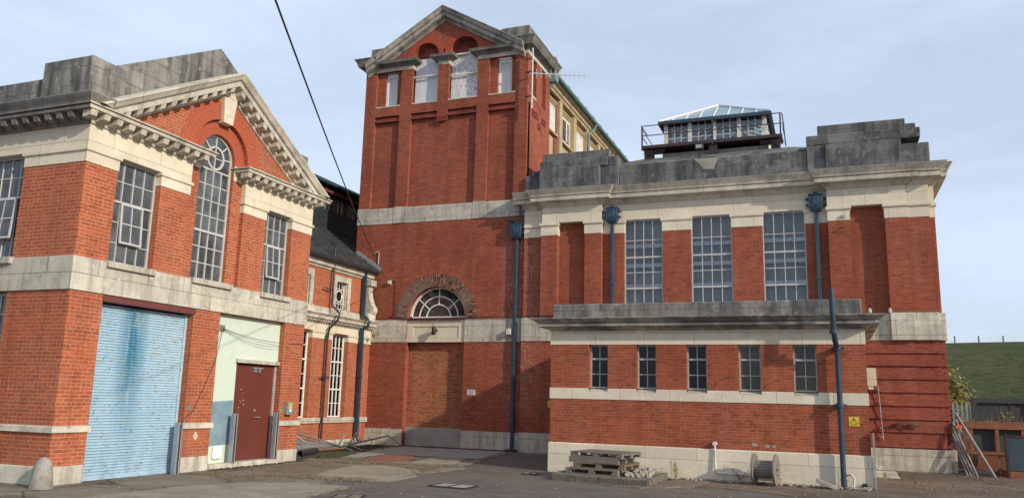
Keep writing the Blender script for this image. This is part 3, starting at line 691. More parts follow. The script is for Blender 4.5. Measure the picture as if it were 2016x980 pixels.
def big_window(f, u0, u1, d=.14, open_=False):
    rz = [4.30, 4.69, 5.08, 5.47]
    wobj = window(B, f, u0, u1, 3.915, 5.868, d, 4, 5, m_frame, m_dusty_sky, fw=.034, bw=.017, thick=(2,), rowz=rz)
    MB().fbox(f, u1-.004, u1+.12, .20, .55, 3.9, 5.88).fbox(f, u0-.12, u0+.004, .20, .55, 3.9, 5.88).build('inner_jamb', m_jamb, wobj, each=True)
    MB().fbox(f, u0-.1, u1+.1, .56, .60, 3.9, 5.88).build('room', m_room, wobj)
    uw = (u1-u0-.09)/4
    return (u0+.045+uw-.02, u0+.045+3*uw+.02, 4.30, 5.07, d)
for u0, u1, tl in ((10.912, 11.968, .10), (15.232, 16.238, .09)):
    a, b, c, e, d = big_window(fx, u0, u1); casement(B, fx, a, b, c, e, d-.035, tl*.55)
big_window(fy, -15.828, -14.80); big_window(fy, -14.78, -13.732)
casement(B, fy, -14.55, -13.97, 4.3, 5.07, .10, .06)
big_window(fy, -20.498, -19.41); big_window(fy, -19.39, -18.302)
for a, b in ((-15.898, -13.732), (-20.498, -18.302)):
    window(B, fy, a, b, .98, 3.288, .16, 7, 6, m_frame, m_glass)
# arched window
m = MB(); d0, d1 = .18, .23; f = fx
m.fbox(f, 13.082, 13.125, d0, d1, 3.915, 6.65).fbox(f, 14.075, 14.118, d0, d1, 3.915, 6.65).fbox(f, 13.125, 14.075, d0, d1, 3.915, 3.96)
m.ring(f, 13.6, 6.65, .475, .518, d0, d1)
for i in (1, 2, 3):
    u = 13.125+.95*i/4; m.fbox(f, u-.011, u+.011, d0+.006, d1-.006, 3.96, 6.40 if i != 2 else 6.38)
for j in range(1, 8):
    z = 3.96+.345*j; t = j in (3,); h = .025 if t else (.018 if j == 7 else .011)
    m.fbox(f, 13.125, 14.075, d0+(.009 if h < .02 else -.004), d1-.009, z-h, z+h)
m.ring(f, 13.6, 6.66, .225, .27, d0-.006, d1, 0, 2*PI, 36)
for i in range(5):
    a = PI*i/4
    if i in (0, 4): a = 0.12 if i == 0 else PI-.12
    c, s_ = math.cos(a), math.sin(a); A = f(13.6+.25*c, d0+.02, 6.66+.25*s_); C = f(13.6+.485*c, d0+.02, 6.65+.485*s_); m.bar(A, C, .022, .03)
m.fbox(f, 13.6-.011, 13.6+.011, d0+.006, d1-.006, 6.40, 6.93).fbox(f, 13.36, 13.84, d0+.01, d1-.01, 6.65, 6.67)
wo = m.build("arched_window", m_frame, B)
m = MB().fbox(f, 13.09, 14.11, .205, .211, 3.92, 6.65); m.build("pane", m_dusty_sky, wo); MB().disc(f, 13.6, 6.651, .50, .208).build("pane", m_dusty_sky, wo)
MB().fbox(f, 14.115, 14.25, .3, .65, 3.9, 6.65).build('inner_jamb', m_jamb, wo); MB().fbox(f, 12.9, 14.3, .66, .70, 3.9, 7.3).build('room', m_room, wo)
# a pale jamb lining seen inside every opening
m = MB()
for u0, u1, z0, z1, d in ((11.90, 11.966, 3.92, 5.86, .002), (16.17, 16.236, 3.92, 5.86, .002)): pass
# roller shutter
m = MB()
z = .03; n = 0
while z < 3.14:
    h = .052
    m.poly([fx(10.93, .205, z), fx(13.18, .205, z), fx(13.18, .185, z+h*.35), fx(10.93, .185, z+h*.35)])
    m.poly([fx(10.93, .185, z+h*.35), fx(13.18, .185, z+h*.35), fx(13.18, .188, z+h*.8), fx(10.93, .188, z+h*.8)])
    m.poly([fx(10.93, .188, z+h*.8), fx(13.18, .188, z+h*.8), fx(13.18, .205, z+h), fx(10.93, .205, z+h)])
    z += h
shu = m.build("roller_shutter", m_shutter, B)
MB().fbox(fx, 10.93, 13.18, .17, .20, 0.0, .09).build("bottom_rail", m_shutter, shu)
m = MB().fbox(fx, 10.915, 10.97, .15, .25, 0, 3.17).fbox(fx, 13.14, 13.195, .15, .25, 0, 3.17); m.build("guide_rail", m_shutter, shu, each=True)
MB().fbox(fx, 10.9, 13.24, -.012, .28, 3.175, 3.285).build("lintel", m_lintel, B)
MB().fbox(fx, 10.5, 13.6, .35, .4, 0, 3.3).build("back_panel", m_black, B)
# green infill and door
m = MB().wall(fx, 13.99, 16.25, .10, 3.29, d=.13, th=.15, holes=[(14.8, 16.3, .0, 2.27)]); gwall = m.build("infill_panel", m_green, B)
MB().poly([fx(14.0, .126, .47), fx(14.785, .126, .50), fx(14.785, .126, 1.44), fx(14.0, .126, 1.40)]) .build("paint_patch", m_bluepatch, gwall)
MB().fbox(fx, 13.99, 16.25, -.10, .3, -.02, .115).build("door_step", m_stone_w, B, bevel=.012)
MB().fbox(fx, 14.76, 16.25, .06, .2, 2.27, 2.35).build("door_lintel", m_stone_w, B)
m = MB().fbox(fx, 14.81, 15.42, .19, .23, .12, 2.26).fbox(fx, 15.424, 16.20, .186, .23, .12, 2.26); door = m.build("door", m_maroon, B, bevel=.003)
MB().fbox(fx, 16.202, 16.248, .15, .22, .12, 2.26).build("door_frame", m_frame_g, door)
m = MB().tube([fx(15.60, .186, 1.06), fx(15.60, .135, 1.06)], .012).tube([fx(15.56, .135, 1.06), fx(15.76, .135, 1.06)], .011).tube([fx(15.60, .188, 1.22), fx(15.60, .172, 1.22)], .03, 14)
m.build("handle", m_alu, door)
m = MB().fbox(fx, 15.40, 15.75, .14, .186, 2.16, 2.19).fbox(fx, 15.45, 15.49, .12, .186, 2.08, 2.16).fbox(fx, 15.60, 15.64, .12, .186, 2.08, 2.16); m.build("door_closer", m_alu, door)
m = MB()
rr = random.Random(5)
for _ in range(9): u, z, s_ = 15.12+rr.gauss(0, .06), 1.42+rr.gauss(0, .12), rr.uniform(.004, .011); m.fbox(fx, u-s_, u+s_, .1875, .19, z-s_*.8, z+s_*.8)
m.build("paint_chip", m_white, door)

# things on the gabled building
def channel(u, z0, z1, lab, flip=1, w_=.11):
    m = MB(); m.fbox(fx, u-w_/2, u+w_/2, -.012, .0, z0, z1); m.fbox(fx, u-w_/2, u-w_/2+.012, -.10, -.012, z0, z1); m.fbox(fx, u+w_/2-.012, u+w_/2, -.10, -.012, z0, z1)
    m.fbox(fx, u-w_/2, u-w_/2+.03, -.112, -.10, z0, z1).fbox(fx, u+w_/2-.03, u+w_/2, -.112, -.10, z0, z1)
    tag(m.build("guard_post", m_steel, None, bevel=.003), lab, "guard post", "steel channel guard posts beside the doors")
channel(13.03, -.02, .99, "galvanised steel channel post at the right edge of the blue roller shutter")
channel(14.66, .10, 1.16, "galvanised steel channel post on the left of the maroon door, beside the grey-blue paint")
channel(16.12, .10, 1.17, "galvanised steel channel post on the right of the maroon door")
m = MB().fbox(fx, 14.24, 14.50, .07, .127, .20, .47); bx = tag(m.build("vent_cover", m_plastic, None, bevel=.02), "white plastic box cover low on the green wall left of the door", "cover")
t = thing("meter_box", "grey metal box with yellow label on the pier right of the maroon door", "electrical box", (-12.17, 16.55, 1.15))
MB().fbox(fx, 16.45, 16.66, -.12, -.002, 1.12, 1.42).build("case", m_steel, t, bevel=.006)
lb = MB().fbox(fx, 16.50, 16.60, -.1235, -.12, 1.26, 1.39).build("warning_label", m_yellow, t)
MB().poly([fx(16.53, -.1245, 1.32), fx(16.57, -.1245, 1.32), fx(16.55, -.1245, 1.37)]).build("symbol", m_ink, lb)
MB().fbox(fx, 16.515, 16.585, -.1235, -.12, 1.185, 1.25).build("paper_label", m_plastic, t)
t = thing("hydrant_sign", "small cream diamond plate marked H low on the brick pier beside the blue shutter", "sign", (-12.19, 13.57, .5))
m = MB(); c_ = (13.57, .71); r_ = .088
m.hexa([fx(c_[0], -.004, c_[1]-r_), fx(c_[0]+r_*.75, -.004, c_[1]), fx(c_[0]+r_*.75, -.001, c_[1]), fx(c_[0], -.001, c_[1]-r_), fx(c_[0]-r_*.75, -.004, c_[1]), fx(c_[0], -.004, c_[1]+r_), fx(c_[0], -.001, c_[1]+r_), fx(c_[0]-r_*.75, -.001, c_[1])]); m.v[4], m.v[5] = m.v[4], m.v[5]
m = MB(); P4 = [(c_[0], c_[1]-r_), (c_[0]+r_*.75, c_[1]), (c_[0], c_[1]+r_), (c_[0]-r_*.75, c_[1])]
m.poly([fx(u, -.006, z) for u, z in P4]); m.poly([fx(u, -.001, z) for u, z in P4])
for i in range(4): a, b = P4[i], P4[(i+1) % 4]; m.poly([fx(a[0], -.006, a[1]), fx(b[0], -.006, b[1]), fx(b[0], -.001, b[1]), fx(a[0], -.001, a[1])])
m.build("plate", m_stone, t); text_mesh("lettering", "H", .105, fx, c_[0], -.008, c_[1], m_lintel, t)
for u, z, lab in ((13.32, 1.29, "small green sticker on the brick pier between the shutter and the green wall"), (16.33, 1.22, "small green sticker beside the grey electrical box")):
    tag(MB().fbox(fx, u-.035, u+.035, -.005, -.001, z-.035, z+.035).build("sticker", m_greens), lab, "sticker", "small green stickers on the brick piers")
# worn stone bollard at the corner
m = MB(); prof = [(.0, .19), (.06, .185), (.2, .172), (.35, .15), (.44, .115), (.50, .06), (.515, .0)]
rings = []
for z, r_ in prof:
    rings.append(len(m.v)); m.v += [(-12.03+(r_*1.0+.008*math.sin(5*k+z*9))*math.cos(2*PI*k/20), 9.98+r_*.9*math.sin(2*PI*k/20), z-.02) for k in range(20)]
for a, b in zip(rings, rings[1:]):
    for k in range(20): m.f.append((a+k, a+(k+1) % 20, b+(k+1) % 20, b+k))
m.smooth = True
tag(m.build("bollard", m_conc), "squat worn stone bollard guarding the corner of the brick building", "bollard")

# ================================================================== LINK BUILDING
L = thing("link_building", "low brick wing with dentil cornice and slate roof between the gabled building and the tower", "building", (-18, 21, 0))
f = FX(-15.0)
m = MB()
m.wall(f, 17.05, 24.695, 0, 3.6, holes=[(18.5, 19.4, .9, 3.58), (20.5, 21.4, .9, 3.58), (22.5, 23.45, .9, 3.58)])
m.fbox(f, 24.3, 24.693, -.09, -.001, 0, 3.35)
m.wall(f, 17.05, 24.695, 4.3, 5.6, holes=[(18.3, 18.95, 4.4, 5.3), (20.42, 21.07, 4.4, 5.3), (22.56, 23.20, 4.4, 5.3)])
m.build("wall", m_brick, L)
m = MB(); m.fbox(f, 17.05, 24.695, -.03, .02, -.05, .2); m.build("plinth", m_stone_w, L, each=True)
m = MB(); m.sweep([(-15.0, 17.05), (-15.0, 24.25), (-14.9, 24.25), (-14.9, 24.69)], [(-.1, .74), (.055, .74), (.055, .87), (.02, .9), (-.1, .9)]); m.build("sill_band", m_stone_w, L, each=True)
m = MB()
for a, b in ((19.4, 20.5), (21.4, 22.5), (23.45, 24.15)): m.sweep([(-15.2, a), (-15.0, a), (-15.0, b), (-15.2, b)], [(-.1, 3.37), (.012, 3.37), (.012, 3.53), (.045, 3.55), (.045, 3.60), (-.1, 3.60)])
m.sweep([(-15.1, 24.28), (-14.9, 24.28), (-14.9, 24.69)], [(-.1, 3.35), (.03, 3.37), (.012, 3.53), (.05, 3.55), (.05, 3.60), (-.1, 3.60)])
m.build("capital", m_stone, L, each=True)
LPth = [(-15.0, 17.05), (-15.0, 24.22), (-14.9, 24.22), (-14.9, 24.69)]
m = MB().sweep(LPth, [(-.3, 3.602), (.008, 3.602), (.008, 3.85), (-.3, 3.85)]); m.build("frieze", m_stone, L, each=True)
m = MB().sweep(LPth, [(-.3, 3.852), (.05, 3.852), (.06, 3.90), (.10, 3.905), (.10, 3.965), (.22, 3.97), (.235, 4.06), (.30, 4.11), (.31, 4.13), (-.3, 4.16)])
cm = m; m = MB()
for i in range(55):
    u = 17.1+.135*i
    if 20 < u < 24.1: m.fbox(f, u, u+.07, -.16, -.05, 3.90, 3.966)
for i in range(3): m.fbox(f, 24.3+.135*i, 24.37+.135*i, -.26, -.15, 3.90, 3.966)
m.build("dentil", m_stone_c, L, each=True); m = cm; m.build("cornice", m_stone_c, L)
m = MB().fbox(f, 17.05, 24.69, -.02, .3, 4.16, 4.37).fbox(f, 24.12, 24.6, -.32, -.021, 4.16, 4.40); m.build("blocking_course", m_stone_w, L, bevel=.01, each=True)
for a in (18.12, 20.24, 22.38):
    m = MB(); b = a+1.0; z0, z1 = 4.20, 5.5
    m.fbox(f, a, a+.17, -.03, .2, z0+.2, z1).fbox(f, b-.17, b, -.03, .2, z0+.2, z1).fbox(f, a+.17, b-.17, -.03, .2, z1-.2, z1).fbox(f, a-.03, b+.03, -.05, .2, z0-.02, z0+.2)
    m.fbox(f, a+.17, a+.22, .02, .2, z0+.2, z1-.2).fbox(f, b-.22, b-.17, .02, .2, z0+.2, z1-.2)
    m.build("window_surround", m_stone_w, L)
    m = MB(); u0, u1 = a+.22, b-.22
    m.fbox(f, u0, u0+.03, .1, .14, 4.4, 5.3).fbox(f, u1-.03, u1, .1, .14, 4.4, 5.3).fbox(f, u0, u1, .1, .14, 4.4, 4.44).fbox(f, u0, u1, .1, .14, 5.26, 5.3)
    uc = (u0+u1)/2; m.ring(f, uc, 4.84, .17, .20, .09, .14, 0, 2*PI, 28)
    m.fbox(f, uc-.009, uc+.009, .105, .135, 5.04, 5.26).fbox(f, uc-.009, uc+.009, .105, .135, 4.44, 4.64)
    for z in (4.60, 5.08): m.fbox(f, u0+.03, u1-.03, .108, .132, z-.009, z+.009)
    for uu in (u0+.12, u1-.12): m.fbox(f, uu-.009, uu+.009, .103, .137, 4.44, 5.26)
    wo = m.build("upper_window", m_white, L); MB().fbox(f, u0, u1, .118, .124, 4.4, 5.3).build("pane", m_glass_k, wo)
for a in (18.502, 20.502, 22.528):
    wo = window(L, f, a, a+.896 if a < 22 else 23.448, .905, 3.578, .16, 4, 6, m_white, m_clear, fw=.04, bw=.02, thick=(1, 3))
    m = MB()
    for i in range(1, 10): u = a+.03+.084*i; m.fbox(f, u-.018, u+.018, .225, .24, .95, 3.55)
    for j in range(1, 9): z = .95+.3*j; m.fbox(f, a+.03, a+.87, .242, .255, z-.018, z+.018)
    m.build("reflected_grid", m_white, wo)  # white bars added to imitate the reflection of the opposite windows
    MB().fbox(f, a-.1, a+1.0, .34, .36, .8, 3.7).build("window_backing", m_jamb, wo)  # pale board added close behind the glass to lighten the gaps
m = MB().sweep([(-15.0, 17.05), (-15.0, 24.69)], [(-.3, 5.602), (.04, 5.602), (.06, 5.66), (.13, 5.69), (.14, 5.78), (.18, 5.82), (-.3, 5.84)]); m.build("eaves_cornice", m_stone_c, L)
m = MB().sweep([(-15.0, 16.9), (-15.0, 24.9)], [(.14, 5.825), (.26, 5.825), (.33, 5.88), (.34, 5.96), (.14, 5.96)]); m.build("gutter", m_pipe_k, L)
def slab(m, x0, z0, x1, z1, y0, y1, th=.08):
    m.hexa([(x0, y0, z0-th), (x1, y0, z1-th), (x1, y1, z1-th), (x0, y1, z0-th), (x0, y0, z0), (x1, y0, z1), (x1, y1, z1), (x0, y1, z0)]); return m
m = MB(); slab(m, -14.68, 5.97, -15.69, 6.63, 16.9, 24.98); slab(m, -15.70, 6.632, -17.5, 7.80, 16.9, 44)
m.build("roof", m_slate, L)
m = MB(); m.box(-17.6, -17.5, 17, 44, 7.6, 8.52).box(-17.6, -17.49, 17, 44, 9.1, 9.3); m.build("clerestory_wall", m_pipe_k, L)
m = MB()
for i in range(32): y = 17.2+.85*i; m.box(-17.54, -17.45, y, y+.07, 8.52, 9.1)
m.box(-17.30, -17.24, 17, 44, 9.10, 9.22)
m.build("clerestory_frame", m_lintel, L)
m = MB()
for i in range(31):
    y = 17.2+.85*i
    for k in (1, 2): m.box(-17.51, -17.48, y+.07+.26*k-.012, y+.07+.26*k+.012, 8.52, 9.1)
    m.box(-17.508, -17.482, y+.07, y+.85, 8.80, 8.82)
m.build("glazing_bar", m_frame_g, L)
MB().box(-17.52, -17.51, 17, 44, 8.52, 9.1).build("clerestory_glass", m_glass, L)
m = MB(); slab(m, -17.1, 9.36, -18.2, 10.0, 16, 44); slab(m, -19.5, 9.3, -18.2, 9.998, 16, 44); m.box(-19.4, -17.62, 16, 44, 7, 9.25); m.build("upper_roof", m_slate, L)
MB().tube([(-17.05, 16, 9.36), (-17.05, 44, 9.36)], .06).build("upper_gutter", m_pipe, L)
# flashing and scroll bracket
m = MB()
rr = random.Random(8)
for i in range(12): x = -15.6+.085*i; z = 6.60-.65*(x+15.6); m.obox((x, 24.66, z+.05), (1, 0, -.65), (0, 1, 0), (.65, 0, 1), .06, .035, .04+rr.uniform(0, .03))
m.build("flashing", m_lead, L)
m = MB(); sc_pts = [(0, 4.40), (.34, 4.40), (.40, 4.50), (.38, 4.62), (.28, 4.75), (.20, 4.95), (.15, 5.2), (.18, 5.33), (.22, 5.42), (.20, 5.55), (0, 5.55)]
A = [f(24.30, -p, z) for p, z in sc_pts]; C = [f(24.58, -p, z) for p, z in sc_pts]
m.poly(A); m.poly(C)
for i in range(len(A)): j = (i+1) % len(A); m.poly([A[i], A[j], C[j], C[i]])
m.fbox(f, 24.26, 24.62, -.28, 0, 5.38, 5.6)
m.build("scroll_bracket", m_stone_w, L, bevel=.01)
# downpipes of the wing
m = MB().fbox(f, 24.0, 24.10, -.20, -.09, .28, 3.86).fbox(f, 23.985, 24.115, -.21, -.08, .9, .96).fbox(f, 23.985, 24.115, -.21, -.08, 2.2, 2.26).fbox(f, 24.0, 24.10, -.20, -.09, 4.34, 5.82).tube([f(24.05, -.145, .3), f(24.07, -.2, .17), f(24.12, -.32, .1)], .05)
m.tube([f(24.05, -.145, 4.34), f(24.05, -.34, 4.2), f(24.05, -.42, 4.1), f(24.05, -.36, 3.92), f(24.05, -.16, 3.84)], .045)
m.build("downpipe", m_pipe, L)
m = MB().tube([f(22.05, -.12, .2), f(22.05, -.12, 3.45), f(22.07, -.16, 3.7), f(22.12, -.42, 3.98), f(22.16, -.44, 4.2), f(22.16, -.14, 4.45), f(22.16, -.12, 6.3), f(22.16, -.12, 6.42), f(22.05, -.12, 6.46), f(21.9, -.12, 6.46)], .035, 10)
m.tube([f(22.05, -.12, 3.4), f(22.05, -.12, 3.5)], .05).tube([f(22.16, -.12, 4.95), f(21.7, -.12, 4.98)], .02).tube([f(21.85, -.12, 2.15), f(22.25, -.12, 2.15)], .025).tube([f(22.05, -.12, 2.1), f(22.05, -.12, 2.2)], .052)
m.build("vent_pipe", m_pipe_k, L)

# ================================================================== TOWER
T = thing("tower", "tall square red brick tower with pediment and boarded upper openings", "tower", (-12.5, 26, 0))
f = FY(24.7); TR = -9.24; TL = -15.7
bays = [(-15.25, -14.22), (-13.74, -12.7), (-12.27, -11.14), (-10.7, -9.69)]
m = MB()
# lower wall
cA = -12.4
m.wall(f, TL, TR, 0, 4.25, holes=[(-13.48, -11.3, -1, 4.3)])
m.wall(f, TL, cA-1.6, 4.25, 7.66); m.wall(f, cA+1.6, TR, 4.25, 7.66); m.wall(f, cA-1.6, cA+1.6, 5.85, 7.66)
m.arch(f, cA-1.6, cA+1.6, 4.25, 5.85, cA, 1.10, th=.3)
# side walls
m.box(TR-.3, TR-.001, 25.0, 27.1, 0, 11.7); m.box(TL+.001, TL+.3, 25.0, 29, 0, 13.45)
m.box(TR-.3, TR-.12, 25.0, 27.1, 11.7, 13.45)
# side pilasters and corbel of upper stage
for a, b in ((24.7, 25.15), (25.6, 26.1), (26.62, 27.1)): m.box(TR-.12, TR, max(a, 25.0), b, 11.7, 13.45)
m.box(TR-.0, TR+.0, 25, 25.01, 11, 11.01) if False else None
# upper front: base layer and pilasters
m.wall(f, TL, TR, 8.2, 11.72, d=.13, th=.17)
for a, b in ((TL, -15.25), (-14.22, -13.74), (-11.14, -10.7), (-9.69, TR)): m.fbox(f, a, b, 0, .129 if b != TR else .29, 8.24, 13.45)
m.fbox(f, -12.7, -12.27, 0, .129, 11.72, 13.45)
for a, b in bays:                                    # solid strip over the panels
    m.fbox(f, a, b, .0, .128, 11.72, 12.06)
m.fbox(f, -12.69, -12.28, .001, .128, 11.38, 11.72)
# inner jambs of the small openings
for a, b, c, e in ((-15.25, -14.93, -14.42, -14.22), (-10.7, -10.42, -9.88, -9.69)):
    m.fbox(f, a, b, .13, .5, 12.06, 13.45); m.fbox(f, c, e, .13, .5, 12.06, 13.45)
for a, b in bays: m.fbox(f, a, b, .4, .6, 12.0, 13.45)
m.build("wall", m_brick_t, T)
# tympanum
m = MB()
m.wall(f, -15.2, -9.75, 13.45, 13.86, th=.12, holes=[(-13.74, -12.7, 13, 14), (-12.27, -11.14, 13, 14)])
zt, sl = 15.16, .585
def tymp(u): return zt-sl*abs(u+12.47)
def arch_top(m, u0, u1, cu, r):
    n = 20; z0 = 13.86
    for i in range(n):
        ua, ub = u0+(u1-u0)*i/n, u0+(u1-u0)*(i+1)/n
        def low(u): return z0+math.sqrt(max(0, r*r-(u-cu)**2))
        m.poly([f(ua, 0, low(ua)), f(ub, 0, low(ub)), f(ub, 0, tymp(ub)), f(ua, 0, tymp(ua))])
        m.poly([f(ua, 0, low(ua)), f(ub, 0, low(ub)), f(ub, .3, low(ub)), f(ua, .3, low(ua))])
arch_top(m, -13.74, -12.7, -13.22, .52); arch_top(m, -12.27, -11.14, -11.705, .565)
for a, b in ((-15.05, -13.74), (-12.7, -12.47), (-12.47, -12.27), (-11.14, -9.85)):
    m.poly([f(a, 0, 13.85), f(b, 0, 13.85), f(b, 0, tymp(b)), f(a, 0, tymp(a))])
m.build("gable_wall", m_brick_t, T)
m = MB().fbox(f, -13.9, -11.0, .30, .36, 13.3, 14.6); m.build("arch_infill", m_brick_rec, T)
for cu, r in ((-13.22, .52), (-11.705, .565)):
    MB().ring(f, cu, 13.86, r+.002, r+.25, -.012, .02, n=26).build("arch_ring", arch_brick("arch_brick_tower", 'Y', cu, 13.86, (.38, .065, .032), (.30, .05, .028), (.30, .11, .08)), T)
# corbel bands under the openings
m = MB()
def corb(m, ff, a, b, z, n=3):
    for k in range(n): m.fbox(ff, a, b, .125-.04*(n-k), .127, z+.075*k+.004, z+.075*(k+1)-.018)
corb(m, f, -15.25, -14.22, 11.5); corb(m, f, -10.7, -9.69, 11.5); corb(m, f, -13.74, -12.69, 11.5); corb(m, f, -12.28, -11.14, 11.5)
for k in range(3): m.fbox(f, -12.70, -12.27, -.01-.0*k, .0005, 11.38+.075*k-.06, 11.44+.075*k-.06)
ff = FX(TR)
for k in range(3):
    m.fbox(ff, 25.2, 25.85, -.03, -.001, 11.38+.08*k, 11.43+.08*k); m.fbox(ff, 25.8, 26.1, -.03, -.001, 11.08+.08*k, 11.13+.08*k); m.fbox(ff, 26.2, 26.62, -.03, -.001, 11.38+.08*k, 11.43+.08*k)
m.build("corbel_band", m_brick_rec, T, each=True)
# boards
m = MB().fbox(f, -13.735, -12.705, .22, .26, 12.10, 13.86); bo = m.build("boarding", m_board, T); MB().fbox(f, -13.8, -12.68, .10, .13, 13.12, 13.17).build("batten", m_board, bo)
m = MB().fbox(f, -12.265, -11.145, .20, .24, 12.12, 13.86); bo = m.build("boarding", m_board_f, T, label="peeling white boarding with dark stains"); MB().fbox(f, -12.27, -11.14, .12, .199, 13.80, 13.86).build("batten", m_white_old, bo)
MB().fbox(f, -12.33, -11.10, .10, .13, 13.02, 13.06).build("batten", m_white_old, bo)
for a, b in ((-14.93, -14.42), (-10.42, -9.88)):
    m = MB().wall(f, a, b, 12.10, 13.45, d=.22, th=.06, holes=[(a+.08, b-.02, 12.15, 13.30)]); bo = m.build("boarded_window", m_white, T); MB().fbox(f, a+.06, b-.015, .25, .27, 12.12, 13.4).build("panel", m_board, bo)
m = MB()
for a, b in bays: m.fbox(f, a+.0, b-.0, -.012, .3, 12.062, 12.105)
m.fbox(ff, 25.15, 25.6, -.02, .15, 11.98, 12.08).fbox(ff, 26.1, 26.62, -.02, .15, 11.98, 12.08)
m.build("window_sill", m_stone_w, T, each=True)
# side openings in shade
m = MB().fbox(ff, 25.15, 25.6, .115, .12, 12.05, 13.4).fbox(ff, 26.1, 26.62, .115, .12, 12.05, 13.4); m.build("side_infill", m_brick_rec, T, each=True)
m = MB(); m.box(TR-.3, TR-.121, 25.15, 26.62, 11.7, 12.0); 
for a, b in ((25.15, 25.6), (26.1, 26.62)): m.box(TR-.12, TR-.001, a, b, 11.7, 12.0)
m.build("side_wall", m_brick_t, T)
# stone: frieze and cornice pieces
frz = [(-.2, 13.452), (.01, 13.452), (.01, 13.60), (-.2, 13.60)]
crn = [(-.2, 13.602), (.05, 13.602), (.07, 13.65), (.20, 13.68), (.25, 13.70), (.25, 13.75), (.27, 13.76), (.27, 13.775), (-.2, 13.80)]
paths = [[(TL, 29), (TL, 24.7), (-13.74, 24.7), (-13.74, 24.9)], [(-12.7, 24.9), (-12.7, 24.7), (-12.27, 24.7), (-12.27, 24.9)], [(-11.14, 24.9), (-11.14, 24.7), (TR, 24.7), (TR, 27.1), (TR-.5, 27.1)]]
m = MB(); [m.sweep(p, frz) for p in paths]; m.build("frieze", m_stone_w, T, each=True)
m = MB(); [m.sweep(p, crn) for p in paths]; m.build("cornice", m_stone_d, T)
cym = [(-.2, 13.778), (.25, 13.778), (.27, 13.81), (.33, 13.92), (.36, 13.95), (.36, 13.97), (-.2, 13.99)]
m = MB().sweep([(TL, 29), (TL, 24.7), (-15.15, 24.7)], cym).sweep([(-9.7, 24.7), (TR, 24.7), (TR, 27.1), (TR-.5, 27.1)], cym); m.build("cornice_top", m_stone_d, T, each=True)
trk = [(-.3, 0), (.04, 0), (.06, .07), (.10, .09), (.23, .13), (.25, .25), (.22, .255), (.22, .275), (.29, .30), (.34, .42), (.37, .45), (.37, .475), (-.3, .49)]
m = MB().rake(f, [(-15.6, tymp(-15.6)-.03), (-12.47, tymp(-12.47)-.03), (-9.34, tymp(-9.34)-.03)], trk); m.build("raking_cornice", stone("limestone_tower_rake", (.45, .42, .35), (.2, .19, .17), (.07, .07, .072), .6, .75, jh=3., streak=4), T); clip_below(T.children[-1], 13.80)
# storey band
m = MB(); m.sweep([(TL, 29), (TL, 24.7), (TR, 24.7), (TR, 24.9)], [(-.2, 7.66), (.015, 7.66), (.015, 8.2), (-.005, 8.235), (-.2, 8.235)])
for a, b in ((TL, -15.25), (-14.22, -13.74), (-11.14, -10.7), (-9.69, TR)): m.fbox(f, a-.01, b+.01, -.03, -.016, 7.665, 8.26)
m.build("storey_band", stone("limestone_tower_band", (.52, .48, .40), (.26, .245, .21), (.13, .13, .12), .6, .65, jw=1.6, jh=.6, lichen=(.60, .57, .46)), T, each=True)
m = MB().fbox(f, TL, -13.485, -.02, .1, 3.46, 4.22).fbox(f, -11.295, TR, -.02, .1, 3.46, 4.22); m.build("impost_band", m_stone_w, T, each=True)
m = MB().wall(f, -13.48, -11.3, 3.46, 4.2, d=.03, th=.2, holes=[(-13.25, -11.53, 3.60, 3.98)]).fbox(f, -13.25, -11.53, .055, .2, 3.60, 3.98); m.build("lintel_panel", m_stone, T)
MB().fbox(f, -13.47, -11.31, .27, .4, .6, 3.46).build("bricked_up_door", brick("brick_infill_plain", (.36, .105, .045), (.22, .058, .030), (.42, .23, .13), .011, .35, soot=.25), T)
m = MB().fbox(f, TL, -13.485, -.03, .1, -.1, .54).fbox(f, -11.295, TR-.001, -.03, .1, -.1, .58); m.build("plinth", m_stone_w, T, each=True)
MB().fbox(f, -13.48, -11.3, .24, .5, -.1, .62).build("plinth_infill", plain("cement_render", (.36, .35, .30), (.25, .24, .2), 1.5, .6, .9, fine=.3, bump=.2), T)
# brick arch and lunette
MB().ring(f, cA, 4.25, 1.101, 1.54, -.012, .02, n=44).build("arch_ring", arch_brick("arch_brick_sooty", 'Y', cA, 4.25, (.31, .15, .10), (.24, .10, .07), (.26, .17, .12), darkamt=.9), T)
m = MB().ring(f, cA, 4.30, 1.0, 1.085, .2, .30, n=40).fbox(f, cA-1.085, cA+1.085, .2, .30, 4.28, 4.345); wo = m.build("lunette_window", m_white, T)
m = MB().ring(f, cA, 4.30, .44, .475, .225, .26, n=28).ring(f, cA, 4.30, .72, .752, .225, .26, n=32)
for a in (PI/4.5, PI/2, PI-PI/4.5):
    m.bar(f(cA+.45*math.cos(a), .243, 4.30+.45*math.sin(a)), f(cA+1.02*math.cos(a), .243, 4.30+1.02*math.sin(a)), .03, .03, up=(0, 1, 0))
m.build("glazing_bar", m_white, wo)
MB().disc(f, cA, 4.32, 1.05, .25).build("pane", m_glass, wo)
MB().fbox(f, -13.40, -11.36, -.03, .2, 4.205, 4.285).build("arch_sill", m_lintel, T)
# parapet blocks and roof
m = MB(); m.box(-15.65, -14.5, 24.85, 29, 13.9, 14.52).box(-10.35, -9.28, 24.85, 26.9, 13.9, 14.58); m.build("parapet_block", m_grey, T, bevel=.02, each=True)
m = MB(); m.rake(FY(25.0), [(-15.5, 13.85), (-12.47, 15.5), (-9.5, 13.85)], [(-.02, 0), (-2.3, 0), (-2.3, .08), (-.02, .08)]); m.build("roof", m_slate, T)
m = MB().box(TL+.31, TR-.31, 28.6, 28.9, 0, 15).box(TL+.3, TR-.3, 25.2, 28.6, 13.3, 13.4); m.build("rear_wall", m_brick_t, T)

